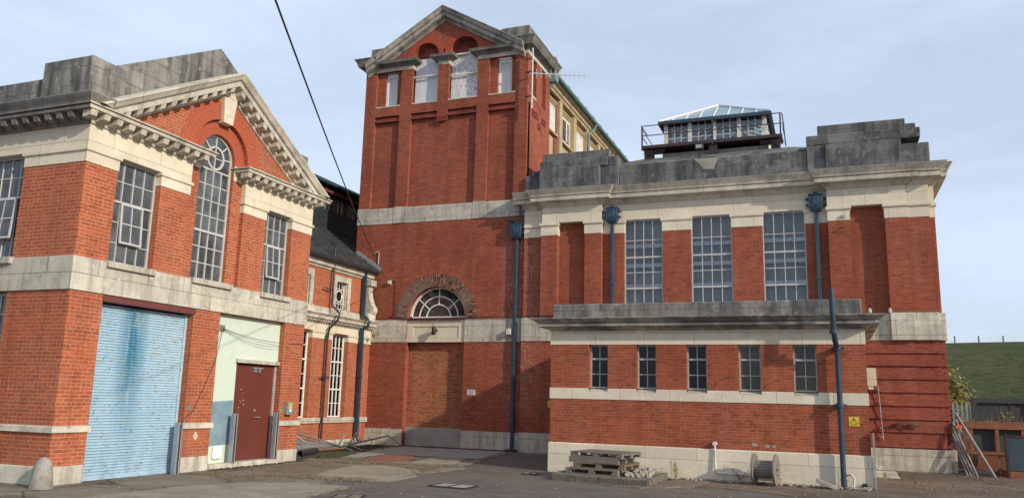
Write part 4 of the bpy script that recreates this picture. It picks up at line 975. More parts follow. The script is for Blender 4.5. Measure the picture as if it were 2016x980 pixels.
# downpipe with hopper in the corner beside the tower
def downpipe(par, x, yw, z0, z1, hop=True, d=.10, kink=None, hz=None, name="downpipe"):
    m = MB(); ff = FY(yw)
    m.fbox(ff, x-.052, x+.052, -.04-d, -.04, z0, z1)
    z = z0+1.0
    while z < z1-.5: m.fbox(ff, x-.075, x+.075, -.055-d, -.03, z, z+.07); z += 1.83
    o = m.build(name, m_pipe, par, bevel=.006)
    if hop:
        m = MB(); h = .52
        m.hexa([ff(x-.13, -.19, z1), ff(x+.13, -.19, z1), ff(x+.13, -.0, z1), ff(x-.13, -.0, z1), ff(x-.19, -.24, z1+.1), ff(x+.19, -.24, z1+.1), ff(x+.19, 0, z1+.1), ff(x-.19, 0, z1+.1)])
        m.fbox(ff, x-.19, x+.19, -.24, 0, z1+.102, z1+h-.06).fbox(ff, x-.20, x+.20, -.25, 0, z1+h-.058, z1+h-.02)
        m.fbox(ff, x-.09, x+.09, -.265, -.24, z1+.16, z1+.40).fbox(ff, x-.28, x-.20, -.16, -.06, z1+.16, z1+.22).fbox(ff, x-.28, x-.20, -.16, -.06, z1+.34, z1+.40).fbox(ff, x+.20, x+.28, -.16, -.06, z1+.16, z1+.22).fbox(ff, x+.20, x+.28, -.16, -.06, z1+.34, z1+.40)
        m.tube([ff(x, -.12, z1+h-.02), ff(x, -.12, z1+h+.06)], [.10, .04], 12)
        m.build("hopper", m_pipe, o, bevel=.01)
    return o
dp = downpipe(T, -9.47, 24.7, .02, 6.85)
MB().tube([(-9.47, 24.58, 7.36), (-9.5, 24.58, 7.42), (-9.62, 24.56, 7.47), (-9.78, 24.55, 7.50)], .055).tube([(-9.42, 24.55, 7.34), (-9.32, 24.52, 7.5), (-9.30, 24.45, 7.9), (-9.42, 24.35, 8.05)], .035).build("inlet_pipe", m_pipe, dp)
MB().fbox(FY(24.7), -9.66, -9.30, -.22, 0, -.02, .06).build("shoe", m_pipe_k, dp)

# ================================================================== MAIN HALL (right)
H = thing("engine_hall", "long red brick hall with three tall barred windows, stone cornice and grey parapet", "building", (-3, 28, 0))
f = FY(24.4); X0, X1 = -9.2, 2.95
m = MB()
W3 = [(-5.83, -4.62), (-3.75, -2.53), (-1.65, -.44)]
ZB, ZC = 4.22, 6.87
m.wall(f, X0, 2.30, -.3, 3.45, d=.12, th=.3)
m.wall(f, X0, -8.54, ZB, 7.28, d=.2, th=.3)
m.fbox(f, -8.54, -7.98, 0, .42, ZB, 7.28); m.fbox(f, -7.07, -6.52, 0, .42, ZB, 7.28)
m.wall(f, -7.98, -7.07, ZB, 7.28, d=.22, th=.2)
m.wall(f, -6.52, .18, ZB, 7.28, d=.2, th=.3, holes=[(a, b, 4, 7.3) for a, b in W3])
m.fbox(f, .18, .76, 0, .42, ZB, 7.28); m.wall(f, .76, 1.67, ZB, 7.28, d=.24, th=.2); m.fbox(f, 1.67, 2.22, 0, .42, ZB, 7.28)
m.fbox(f, 2.22, 2.80, .06, .42, ZB, 7.28); m.fbox(f, 2.80, X1, .25, .55, ZB, 7.28)
m.fbox(f, 2.5, X1-.001, .551, 8.8, -.3, 7.28)
m.build("wall", m_brick_low, H)
# rusticated lower right
m = MB(); zs = [.58, .97, 1.31, 1.665, 2.02, 2.375, 2.73, 3.075, 3.45]
for a, b in zip(zs, zs[1:]):
    for (u0, u1, d) in ((.7, 2.24, .07), (2.24, 2.84, .10), (2.84, 3.0, .3)):
        m.hexa([f(u0, d-.012, a+.035), f(u1, d-.012, a+.035), f(u1, d+.3, a+.035), f(u0, d+.3, a+.035), f(u0, d+.02, b), f(u1, d+.02, b), f(u1, d+.3, b), f(u0, d+.3, b)])
        m.fbox(f, u0, u1-.002, d+.045, d+.3, a-.0, a+.034)
m.fbox(f, 2.6, 2.99, .62, 8.8, 0, 3.45)
m.build("rusticated_wall", brick("brick_rusticated", (.275, .068, .040), (.215, .05, .032), (.25, .115, .08), .006, .4, soot=.6), H)
m = MB()
m.fbox(f, X0+.0, -6.3, .095, .3, 3.46, 4.21); m.fbox(f, .7, 1.66, .10, .3, 3.46, 3.84).fbox(f, .7, 1.66, .16, .3, 3.842, 4.21)
m.fbox(f, 1.66, 2.26, -.03, .3, 3.46, 4.21).fbox(f, 2.26, 2.87, .03, .3, 3.46, 4.21).fbox(f, 2.87, 3.04, .22, .6, 3.46, 4.21)
m.fbox(f, 2.7, 3.035, .601, 8.8, 3.46, 4.21)
m.build("storey_band", m_stone_w, H, bevel=.008, each=True)
m = MB(); m.fbox(f, X0, -6.3, .09, .3, -.1, .60).fbox(f, .7, 2.28, .02, .4, -.3, .58).fbox(f, 2.28, 2.90, .05, .4, -.3, .58).fbox(f, 2.90, 3.07, .25, .6, -.3, .58).fbox(f, 2.7, 3.065, .601, 8.8, -.3, .58)
m.build("plinth", m_stone_w, H, bevel=.008, each=True)
cp = [(-.15, 6.87), (.012, 6.87), (.012, 7.16), (.05, 7.19), (.05, 7.278), (-.15, 7.278)]
m = MB()
m.sweep([(X0, 24.6), (-8.54, 24.6), (-8.54, 24.4), (-7.98, 24.4), (-7.98, 24.62)], cp)
m.sweep([(-7.07, 24.62), (-7.07, 24.4), (-6.52, 24.4), (-6.52, 24.6), (W3[0][0], 24.6), (W3[0][0], 24.8)], cp)
m.sweep([(W3[0][1], 24.8), (W3[0][1], 24.6), (W3[1][0], 24.6), (W3[1][0], 24.8)], cp)
m.sweep([(W3[1][1], 24.8), (W3[1][1], 24.6), (W3[2][0], 24.6), (W3[2][0], 24.8)], cp)
m.sweep([(W3[2][1], 24.8), (W3[2][1], 24.6), (.18, 24.6), (.18, 24.4), (.76, 24.4), (.76, 24.64)], cp)
m.sweep([(1.67, 24.64), (1.67, 24.4), (2.22, 24.4), (2.22, 24.46), (2.80, 24.46), (2.80, 24.65), (X1, 24.65), (X1, 33)], cp)
m.build("capital", m_stone, H, each=True)
HP = [(-9.5, 24.6), (-8.5, 24.6), (-8.5, 24.4), (-6.52, 24.4), (-6.52, 24.6), (.18, 24.6), (.18, 24.4), (2.22, 24.4), (2.22, 24.46), (2.80, 24.46), (2.80, 24.65), (X1, 24.65), (X1, 33)]
HF = [(X0, 24.6)]+HP[1:]
m = MB().sweep(HF, [(-.25, 7.282), (.008, 7.282), (.008, 7.80), (-.25, 7.80)]); m.build("frieze", m_stone, H, each=True)
hc = [(-.25, 7.802), (.04, 7.802), (.06, 7.84), (.13, 7.90), (.14, 7.94), (.32, 7.95), (.33, 8.06), (.28, 8.065), (.28, 8.09), (.34, 8.095), (.36, 8.15), (.43, 8.25), (.46, 8.29), (.46, 8.305), (-.25, 8.36)]
m = MB().sweep(HP, hc); m.build("cornice", m_stone_c, H)
m = MB().sweep(HP, [(.2, 8.322), (.468, 8.306), (.475, 8.32), (.2, 8.34)]); m.build("cornice_flashing", m_lead, H)
# parapet
m = MB(); g2 = FY(24.5)
m.fbox(g2, -9.2, -8.66, .08, .4, 8.3, 8.98).fbox(g2, -9.0, -8.66, .12, .45, 8.98, 9.13).fbox(g2, -8.66, -6.6, -.08, .5, 8.3, 9.12).fbox(g2, -8.66, -6.36, .02, .6, 9.121, 9.42).fbox(g2, -8.62, -6.34, .2, .7, 9.421, 9.72)
m.fbox(g2, -6.60, -6.0, .08, .55, 8.3, 9.12).fbox(g2, -6.36, -6.02, .10, .55, 9.121, 9.43)
m.fbox(g2, -6.0, -.32, .12, .45, 8.3, 9.10).fbox(g2, -.55, -.30, .10, .46, 9.1, 9.17)
m.fbox(g2, -.32, .19, .05, .6, 8.3, 9.20).fbox(g2, .19, 2.20, -.08, .6, 8.3, 9.17).fbox(g2, -.32, 2.72, .04, .7, 9.20, 9.50).fbox(g2, 0, 2.36, .16, .8, 9.501, 9.83)
m.fbox(g2, 2.20, 2.92, .03, .6, 8.3, 9.03).fbox(g2, 2.36, 2.66, .5, .9, 9.501, 9.78).fbox(g2, 2.5, 2.88, .6, 8, 8.3, 8.9)
m.build("parapet", m_grey2, H, bevel=.02)
# hipped slate roof
m = MB(); a, b = (-9.1, 25.1, 9.0), (2.4, 25.1, 9.0); c, e = (-6.0, 28.2, 10.35), (-.8, 28.2, 10.35); g_, h_ = (-6.0, 31.5, 10.35), (-.8, 31.5, 10.35)
m.poly([a, b, e, c]); m.poly([a, c, g_, (-9.1, 34, 9)]); m.poly([b, (2.4, 34, 9), h_, e]); m.poly([c, e, h_, g_]); m.poly([a, (-9.1, 34, 9), (-9.1, 34, 8), (-9.1, 25.1, 8)])
m.build("roof", m_grey2, H)
# tall windows with rails and ribbed sheeting behind the glass
for a, b in W3:
    wo = window(H, f, a+.003, b-.003, 4.10, 7.277, .27, 4, 6, m_frame, m_clear, fw=.035, bw=.022, thick=(1, 3), rowz=[4.62, 5.10, 5.60, 6.08, 6.62], name="tall_window")
    m = MB()
    for z in (4.40, 5.17, 5.82, 6.44): m.fbox(f, a-.02, b+.02, .36, .41, z-.05, z+.07)
    m.build("sheeting_rail", m_rail, wo)
    m = MB(); n = 44
    for i in range(n):
        u = a-.1+(b-a+.2)*i/n; du = (b-a+.2)/n
        m.poly([f(u, .56, 4), f(u+du*.5, .51, 4), f(u+du*.5, .51, 7.4), f(u, .56, 7.4)]); m.poly([f(u+du*.5, .51, 4), f(u+du, .56, 4), f(u+du, .56, 7.4), f(u+du*.5, .51, 7.4)])
    m.build("ribbed_sheet", m_rib, wo)
MB().fbox(f, -6.6, .3, .2, .6, 3.9, 4.215).build("window_sill", m_stone_w, H, each=True)
downpipe(H, -6.19, 24.6, 4.2, 7.18); downpipe(H, -.13, 24.6, 4.2, 7.20)
m = MB().fbox(f, -.0, .0, 0, 0, 0, 0) if False else None

m = MB(); f5 = FY(24.62)
m.poly([f5(-3.62, -.004, 9.10), f5(-2.88, -.004, 9.10), f5(-2.98, -.004, 8.86), f5(-3.0, -.004, 8.74), f5(-3.34, -.004, 8.76), f5(-3.45, -.004, 8.95)])
m.build("mortar_patch", m_conc, H)
# roof lantern with walkway
LT = thing("roof_lantern", "glazed roof lantern with shallow glass pyramid on the hall roof", "roof lantern", (-3.4, 30, 10.4))
lx0, lx1, ly0, ly1, lz0, lz1 = -5.28, -1.66, 28.6, 31.6, 10.75, 11.74
m = MB(); m.box(lx0-.05, lx1+.05, ly0-.05, ly1+.05, 10.2, lz0+.06); m.build("kerb", m_white_old, LT)
m = MB()
def posts(m, n=4):
    for i in range(n+1):
        x = lx0+(lx1-lx0-.14)*i/n; m.box(x, x+.14, ly0, ly0+.1, lz0, lz1)
        y = ly0+(ly1-ly0-.14)*i/n
        if i: m.box(lx0, lx0+.1, y, y+.14, lz0, lz1); m.box(lx1-.1, lx1, y, y+.14, lz0, lz1); m.box(x, x+.14, ly1-.1, ly1, lz0, lz1) if i < n else None
posts(m); m.build("frame", m_white_old, LT, each=True)
m = MB()
for i in range(4):
    x = lx0+.14+(lx1-lx0-.14)*i/4; w_ = (lx1-lx0-.14)/4-.14
    for k in (1, 2): m.box(x+w_*k/3-.015, x+w_*k/3+.015, ly0+.02, ly0+.06, lz0, lz1)
m.box(lx0, lx1, ly0+.025, ly0+.055, lz0+.40, lz0+.43)
m.build("glazing_bar", m_frame, LT)
m = MB().box(lx0+.05, lx1-.05, ly0+.04, ly0+.046, lz0, lz1).box(lx0+.05, lx0+.056, ly0+.05, ly1-.05, lz0, lz1).box(lx1-.056, lx1-.05, ly0+.05, ly1-.05, lz0, lz1).box(lx0+.05, lx1-.05, ly1-.046, ly1-.04, lz0, lz1)
m.build("glass_wall", m_clear, LT)
# louvre blades inside
m = MB()
for i in range(7):
    for k in range(4):
        x = lx0+.25+.87*k; z = lz0+.1+.15*i
        m.obox((x+.37, ly0+.3, z), (1, 0, .45 if k < 2 else -.45), (0, 1, 0), (-.45 if k < 2 else .45, 0, 1), .36, .012, .009)
m.build("inner_brace", m_dark, LT)
MB().box(lx0+.2, lx1-.2, ly0+.36, ly1-.36, lz0, lz1).build("lantern_backing", plain("pale_backing", (.62, .80, .86), (.50, .66, .72), 2, .6, .7), LT)  # pale box added behind the clear glass to make the lantern look lighter
ov = .16; ax, ay, az_ = (lx0+lx1)/2+.0, (ly0+ly1)/2, 12.80
cs = [(lx0-ov, ly0-ov, lz1+.06), (lx1+ov, ly0-ov, lz1+.06), (lx1+ov, ly1+ov, lz1+.06), (lx0-ov, ly1+ov, lz1+.06)]
m = MB()
for i in range(4): m.poly([cs[i], cs[(i+1) % 4], (ax, ay, az_)])
m.build("glass_roof", m_glass_s, LT)
m = MB()
for c in cs: m.bar((c[0], c[1], c[2]+.02), (ax, ay, az_+.03), .05, .05)
for i in range(4):
    A, C = Vector(cs[i]), Vector(cs[(i+1) % 4]); mid = (A+C)/2; ap_ = Vector((ax, ay, az_)); n = 8
    for k in range(1, n):
        t = k/n; p = A.lerp(C, t); s_ = 1-abs(2*t-1)     # bars run parallel up the slope to the hips
        q = p+(ap_-mid)*s_; m.bar(p+Vector((0, 0, .015)), q+Vector((0, 0, .015)), .03, .03)
m.build("roof_bar", m_white, LT)
m = MB().box(lx0-ov, lx1+ov, ly0-ov-.03, ly0-ov+.05, lz1-.05, lz1+.07).box(lx1+ov-.05, lx1+ov+.03, ly0-ov, ly1+ov, lz1-.05, lz1+.07).box(lx0-ov-.03, lx0-ov+.05, ly0-ov, ly1+ov, lz1-.05, lz1+.07).box(lx0-ov, lx1+ov, ly1+ov-.05, ly1+ov+.03, lz1-.05, lz1+.07).box(lx0-.02, lx1+.02, ly0-.02, ly1+.02, lz1, lz1+.05)
m.build("eaves_board", m_pipe, LT)
WK = thing("roof_walkway", "rusty iron walkway with handrail in front of the roof lantern", "walkway", (-3.4, 28, 10.6))
wx0, wx1, wy = -5.98, -1.12, 27.95
m = MB().box(wx0, wx1, wy, wy+.62, 10.70, 10.73).box(wx0, wx1, wy-.03, wy, 10.66, 10.77).box(wx0, wx1, wy+.6, wy+.63, 10.6, 10.74); m.build("deck", m_dark, WK)
m = MB()
for x in (wx0+.02, (wx0+wx1)/2+.1, wx1-.05): m.bar((x, wy, 10.6), (x, wy, 11.53), .05)
for z in (11.52, 11.15): m.tube([(wx0, wy, z), (wx1, wy, z), (wx1+.02, wy+1.3, z)], .018, 8); m.tube([(wx0, wy, z), (wx0, wy+1.0, z)], .018, 8)
m.tube([(wx0+.05, wy, 11.35), (wx0+.4, wy+.5, 10.75)], .014, 6).tube([(-2.8, wy+.03, 11.5), (-2.2, wy+.3, 10.7)], .014, 6).bar((wx1+.1, wy+.3, 10.4), (wx1+.02, wy+.05, 11.5), .035)
m.build("handrail", m_dark, WK)
m = MB()
for a, b, c in ((wx0+.05, wx0+.75, 1), (wx1-.75, wx1-.02, -1)):
    for i in range(9):
        x = a+(b-a)*i/8; m.bar((x, wy+.02, 10.6), (x+.1, wy+.02, 10.42), .012); m.bar((x+.1, wy+.02, 10.6), (x, wy+.02, 10.42), .012)
m.box(-3.6, -3.3, wy+.05, wy+.3, 10.3, 10.7).box(-5.9, -5.6, wy+.1, wy+.5, 10.1, 10.7).box(-1.5, -1.2, wy+.1, wy+.5, 10.1, 10.7)
m.build("bracket", m_dark, WK)
t = thing("floodlight", "small black floodlight under the roof walkway on the hall parapet", "floodlight", (-3.85, 27.2, 10.25))
MB().box(-3.98, -3.70, 27.3, 27.5, 10.28, 10.46).build("case", m_dark, t, bevel=.01); MB().box(-3.94, -3.74, 27.29, 27.299, 10.31, 10.43).build("lens", m_lead, t)
MB().bar((-3.84, 27.4, 10.0), (-3.84, 27.4, 10.3), .04).build("bracket", m_dark, t)

# ================================================================== FRONT ANNEX
E = thing("flat_roofed_annex", "single storey brick annex with flat roof, heavy cornice and five small windows", "building", (-2.7, 21, 0))
f = FY(18.6); x0, x1 = -6.2, .75
EW = [(-5.255, -4.80), (-4.125, -3.665), (-2.985, -2.525), (-1.845, -1.365), (-.70, -.215)]
m = MB().wall(f, x0, x1, 0, 2.93, holes=[(a, b, 1.83, 2.94) for a, b in EW])
m.box(x0, x0+.3, 18.9, 24.5, 0, 2.93).box(x1-.3, x1, 18.9, 24.45, 0, 2.93)
m.build("wall", m_brick_ext, E)
m = MB().sweep([(x0, 24.45), (x0, 18.6), (x1, 18.6), (x1, 24.45)], [(-.25, -.1), (.03, -.1), (.03, .635), (.0, .655), (-.25, .655)])
m.build("plinth", m_stone, E, each=True)
m = MB(); m.wall(f, x0-.015, x1+.015, 1.665, 1.915, d=-.015, th=.3, holes=[(a+.0, b-.0, 1.84, 2) for a, b in EW]); m.box(x0-.015, x0+.2, 18.89, 24.45, 1.665, 1.915).box(x1-.2, x1+.015, 18.89, 24.45, 1.665, 1.915)
m.build("sill_band", m_stone, E, each=True)
m = MB().sweep([(x0, 24.45), (x0, 18.6), (x1, 18.6), (x1, 24.45)], [(-.25, 2.932), (.01, 2.932), (.01, 3.25), (-.25, 3.25)]); m.build("frieze", m_stone, E, each=True)
m = MB().sweep([(x0, 24.3), (x0, 18.6), (x1, 18.6), (x1, 24.3)], [(-.25, 3.252), (.03, 3.252), (.05, 3.28), (.11, 3.31), (.12, 3.335), (.28, 3.345), (.29, 3.41), (.24, 3.412), (.24, 3.43), (.30, 3.435), (.32, 3.46), (.38, 3.50), (.40, 3.52), (.40, 3.535), (-.25, 3.57)])
m.build("cornice", stone("annex_cornice_stone", (.50, .465, .39), (.25, .235, .20), (.075, .075, .072), .6, .8, jh=3, streak=1.6, klo=.44, khi=.58), E)
m = MB(); m.box(x0+.02, x1-.03, 18.62, 18.9, 3.55, 3.90).box(x0+.02, x0+.3, 18.9, 24.3, 3.55, 3.90).box(x1-.3, x1-.03, 18.9, 24.3, 3.55, 3.90); m.build("parapet", m_grey, E, bevel=.02)
m = MB().box(x0+.3, x1-.3, 18.9, 24.5, 3.5, 3.62); m.build("roof", m_lead, E)
for i, (a, b) in enumerate(EW):
    gm = m_glass_k if i < 3 else m_glass_b
    wo = window(E, f, a+.004, b-.004, 1.925, 2.926, .13, 2, 3, m_frame_g, gm, fw=.032, bw=.02, rowz=[2.25, 2.60], thick=(1,), label=None)
    MB().hexa([f(a, -.01, 1.845), f(b, -.01, 1.845), f(b, .2, 1.845), f(a, .2, 1.845), f(a, -.01, 1.86), f(b, -.01, 1.86), f(b, .2, 1.93), f(a, .2, 1.93)]) if False else None
    m = MB(); m.hexa([f(a+.002, -.01, 1.842), f(b-.002, -.01, 1.842), f(b-.002, .2, 1.842), f(a+.002, .2, 1.842), f(a+.002, -.01, 1.85), f(b-.002, -.01, 1.85), f(b-.002, .2, 1.924), f(a+.002, .2, 1.924)]); m.build("window_sill", m_stone_w, wo, each=True)
# fixed blue soil pipe
m = MB()
px = [(.20, 18.45, -.02), (.20, 18.45, 2.82), (.16, 18.2, 3.0), (.14, 18.1, 3.2), (.13, 18.1, 4.05)]
m.tube(px, [.055, .055, .058, .058, .055], 14)
for z in (1.62, 2.80, 3.12): m.tube([(.2 if z < 2.9 else .14, 18.45 if z < 2.9 else 18.12, z), (.2 if z < 2.9 else .14, 18.45 if z < 2.9 else 18.12, z+.08)], .085, 14); 
for z in (1.65, 2.83): m.box(.08, .33, 18.42, 18.59, z, z+.03)
m.build("soil_pipe", m_pipe, E)
m = MB().tube([(-2.38, 18.56, .76), (-2.38, 18.54, .70), (-2.37, 18.52, .22), (-2.34, 18.52, .16), (-1.0, 18.52, .13)], .022, 8).tube([(-2.38, 18.60, .77), (-2.38, 18.5, .77)], .05, 10); m.tube([(-1.95, 18.52, .15), (-1.95, 18.56, .26)], .018, 8)
m.build("waste_pipe", m_white_old, E)
m = MB().tube([(.38, 18.5, -.02), (.40, 18.5, .20), (.36, 18.5, .26), (.30, 18.55, .26)], .022, 8); m.build("waste_pipe", m_white_old, E)
m = MB().tube([(.60, 18.5, .05), (.60, 18.62, .05)], [.06, .06], 14); m.build("drain_outlet", m_pipe_k, E)
m = MB().tube([(.60, 18.497, .05), (.60, 18.5, .05)], [.038, .038], 12); m.build("drain_bore", m_black, E)
# cable clips with thin shadows
m = MB()
for x, z in ((-2.05, 2.22), (-1.0, 2.18)): m.tube([(x, 18.6, z), (x, 18.48, z)], .008, 6).tube([(x, 18.48, z), (x, 18.48, z-.05)], .008, 6)
m.build("wall_hook", m_dark, E, each=True)
m = MB()
for x, z, w_, h_ in ((-1.55, .78, .05, .035), (-1.28, .76, .05, .03), (-1.15, .76, .04, .03)): m.fbox(f, x-w_, x+w_, -.003, 0, z-h_, z+h_)
m.build("mortar_patch", m_gravel, E, each=True)

# ================================================================== REAR BUILDING (ochre)
RB = thing("rear_building", "tall ochre rendered building with green copper gutter behind the tower", "building", (-12, 32, 0))
f = FX(-9.5)
m = MB(); m.fbox(f, 27.12, 44, .1, 5, 6, 13.55)
for i in range(9): y = 28.95+1.93*i; m.fbox(f, y, y+.36, -.06, .1, 9.0, 13.35)
m.fbox(f, 27.2, 27.3, -.02, .1, 9, 13.2)
m.build("wall", m_ochre, RB)
m = MB().sweep([(-9.5, 27.12), (-9.5, 44)], [(-.2, 13.30), (.08, 13.30), (.10, 13.38), (.16, 13.42), (.18, 13.52), (.30, 13.56), (.32, 13.62), (-.2, 13.66)]); m.build("eaves_cornice", m_ochre, RB)
for i in range(8):
    y0 = 27.35+1.93*i if i else 27.3; y1 = 28.9+1.93*i-.05
    m = MB()
    for k in range(3): m.fbox(f, y0+.05*k, y1-.05*k, .0+.03*k, .098, 13.06-.07*k, 13.12-.07*k)
    m.fbox(f, y0, y1, -.04, .098, 11.72, 11.80)
    m.build("moulding", m_ochre, RB, each=True)
    m = MB().wall(f, y0+.22, y1-.22, 11.85, 12.86, d=.04, th=.05, holes=[(y0+.28, y1-.28, 11.91, 12.80)]); wo = m.build("window", m_white, RB)
    if i == 1:
        m = MB()
        for k in range(9): z = 11.93+.1*k; m.hexa([f(y0+.28, .0, z), f(y1-.28, .0, z), f(y1-.28, .02, z), f(y0+.28, .02, z), f(y0+.28, .07, z+.07), f(y1-.28, .07, z+.07), f(y1-.28, .09, z+.07), f(y0+.28, .09, z+.07)])
        m.fbox(f, (y0+y1)/2-.03, (y0+y1)/2+.03, -.02, .02, 11.9, 12.8); m.build("louvre", m_white, wo)
        MB().fbox(f, y0+.25, y1-.25, .092, .098, 11.88, 12.82).build("backing", m_black, wo)
    else: MB().fbox(f, y0+.25, y1-.25, .06, .07, 11.88, 12.82).build("board", m_board_f, wo)
m = MB().tube([(-9.10, 27.0, 13.70), (-9.10, 44, 13.70)], .085, 10)
for i in range(14): y = 27.6+1.2*i; m.tube([(-9.10, y, 13.70), (-9.10, y+.07, 13.70)], .11, 10)
m.box(-9.25, -8.98, 27.02, 27.3, 13.30, 13.66).tube([(-9.12, 27.15, 13.4), (-9.2, 27.12, 13.15), (-9.38, 27.2, 13.0), (-9.40, 27.2, 9)], .05, 10)
m.tube([(-9.1, 33.1, 13.65), (-9.15, 33.05, 13.4), (-9.38, 32.9, 13.2), (-9.4, 32.9, 10)], .055, 10)
m.build("gutter", m_copper, RB)
m = MB(); slab(m, -9.05, 13.72, -12.5, 14.6, 27.0, 44); slab(m, -15.5, 13.7, -12.5, 14.598, 29.2, 44); m.build("roof", m_lead, RB)

# ================================================================== SMALL THINGS ON THE WALLS
def warn_sign(x, z, y, w_, h_, lab):
    t = thing("warning_sign", lab, "sign", (x, y, z-h_/2), "yellow warning signs on the brick walls"); ff = FY(y)
    MB().fbox(ff, x-w_/2, x+w_/2, -.008, -.001, z-h_/2, z+h_/2).build("plate", m_yellow, t)
    mm = MB(); zc = z+h_*.27; r_ = h_*.17
    a, b, c = (x-r_, zc-r_*.7), (x+r_, zc-r_*.7), (x, zc+r_)
    for p, q in ((a, b), (b, c), (c, a)): mm.bar(ff(p[0], -.0095, p[1]), ff(q[0], -.0095, q[1]), .008, .002, up=(0, 1, 0))
    mm.fbox(ff, x-.004, x+.004, -.0105, -.009, zc-r_*.35, zc+r_*.45); mm.build("symbol", m_ink, t)
    text_mesh("lettering", "DO NOT\nANTI CLIMB\nBARRIERS", h_*.19, ff, x, -.0085, z-h_*.16, m_ink, t)
warn_sign(.455, 1.335, 18.6, .20, .19, "yellow warning sign beside the blue soil pipe on the front annex")
warn_sign(-8.15, 1.50, 24.49, .20, .22, "yellow warning sign in the shaded corner between tower and annex")
t = thing("notice_sign", "small white notice plate on the tower wall right of the bricked-up door", "sign", (-10.98, 24.69, 1.7)); ff = FY(24.7)
MB().fbox(ff, -11.13, -10.83, -.012, -.001, 1.72, 1.90).build("plate", m_signw, t, bevel=.003)
m = MB()
for z, a, b in ((1.865, -11.10, -10.86), (1.83, -11.08, -10.90), (1.795, -11.07, -10.91), (1.755, -11.09, -10.88)): 
    u = a
    rr = random.Random(int(z*1000))
    while u < b: w_ = rr.uniform(.012, .03); m.fbox(ff, u, min(u+w_, b), -.0135, -.012, z-.007, z+.007); u += w_+.008
m.build("lettering", m_ink, t)
# bulkhead lamp on the stone panel
t = thing("wall_lamp", "small bronze bulkhead lamp on the cream stone panel under the arched window", "lamp", (-12.37, 24.6, 3.75))
MB().tube([(-12.37, 24.56, 3.70), (-12.37, 24.54, 3.74), (-12.37, 24.54, 3.92), (-12.37, 24.57, 3.96)], [.05, .07, .07, .045], 14).build("body", m_dark, t)
MB().tube([(-12.37, 24.60, 3.95), (-12.34, 24.66, 4.1), (-12.3, 24.67, 4.2), (-12.24, 24.68, 4.28)], .01, 6).build("feed_cable", m_lead, t)
MB().box(-12.42, -12.32, 24.6, 24.73, 3.80, 3.90).build("bracket", m_dark, t)
tag(MB().box(-9.73, -9.58, 24.52, 24.675, 3.68, 3.88).build("junction_box", m_signw, bevel=.008), "small cream junction box on the stone band left of the blue downpipe", "junction box")
tag(MB().box(.92, 1.22, 24.36, 24.47, 2.22, 2.70).box(1.0, 1.13, 24.37, 24.47, 2.12, 2.22).build("stone_patch", m_stone), "pale rectangular stone block set into the banded brickwork right of the annex", "stone block")
m = MB().tube([(1.24, 24.42, 2.2), (1.27, 24.42, 1.7), (1.29, 24.42, 1.2), (1.31, 24.42, .78)], .012, 6)
for z in (2.1, 1.75, 1.4, 1.1, .85): m.box(1.24, 1.30, 24.38, 24.45, z, z+.03)
tag(m.build("earth_cable", m_lead), "thin pale clipped conduit running down the banded brick wall", "conduit")
m = MB().tube([(1.5, 24.40, 1.20), (1.7, 24.39, 1.20), (2.05, 24.39, 1.19), (2.2, 24.42, 1.18)], .018, 6).box(1.62, 1.72, 24.36, 24.45, 1.17, 1.24).box(1.93, 2.04, 24.36, 24.45, 1.16, 1.23)
tag(m.build("pipe_stub", m_dark), "short dark pipe bracket fixed low on the banded brick wall", "bracket")
for x, lab in ((1.15, "white knob insulator on the ledge left of the right pilaster"), (1.66, "white knob insulator at the foot of the right pilaster")):
    mm = MB().tube([(x, 24.42, 4.2), (x, 24.42, 4.25), (x, 24.42, 4.28), (x, 24.42, 4.31), (x, 24.42, 4.34)], [.03, .06, .035, .05, .02], 12)
    tag(mm.build("insulator", m_signw), lab, "insulator", "white insulators on the ledge")
tag(MB().box(.55, .63, 24.33, 24.4, 6.94, 7.02).build("wall_bracket", m_steel), "small square metal fixing on the capital of the right pavilion", "bracket")
tag(MB().tube([(.48, 24.4, 6.63), (.48, 24.33, 6.63), (.60, 24.3, 6.65)], .016, 6).build("wall_hook", m_dark), "small dark iron hook under the capital of the right pavilion", "hook")
# TV aerial
t = thing("aerial", "white pole with long yagi aerial at the top corner of the tower", "aerial", (-9.0, 24.45, 11.3))
MB().tube([(-8.98, 24.45, 11.30), (-8.98, 24.45, 13.48)], .026, 10).build("mast", m_signw, t)
m = MB().bar((-9.22, 24.5, 12.62), (-7.35, 25.35, 12.62), .03)
for i in range(11):
    s_ = i/10; x, y = -8.9+1.5*s_, 24.64+.68*s_; L_ = .17-.05*s_
    m.tube([(x, y, 12.62-L_), (x, y, 12.62+L_)], .011, 5)
m.build("boom", m_alu, t)
m = MB()
for z in (11.75, 12.62, 13.1): m.box(-9.24, -8.96, 24.43, 24.47, z-.02, z+.02)
m.build("bracket", m_dark, t, each=True)
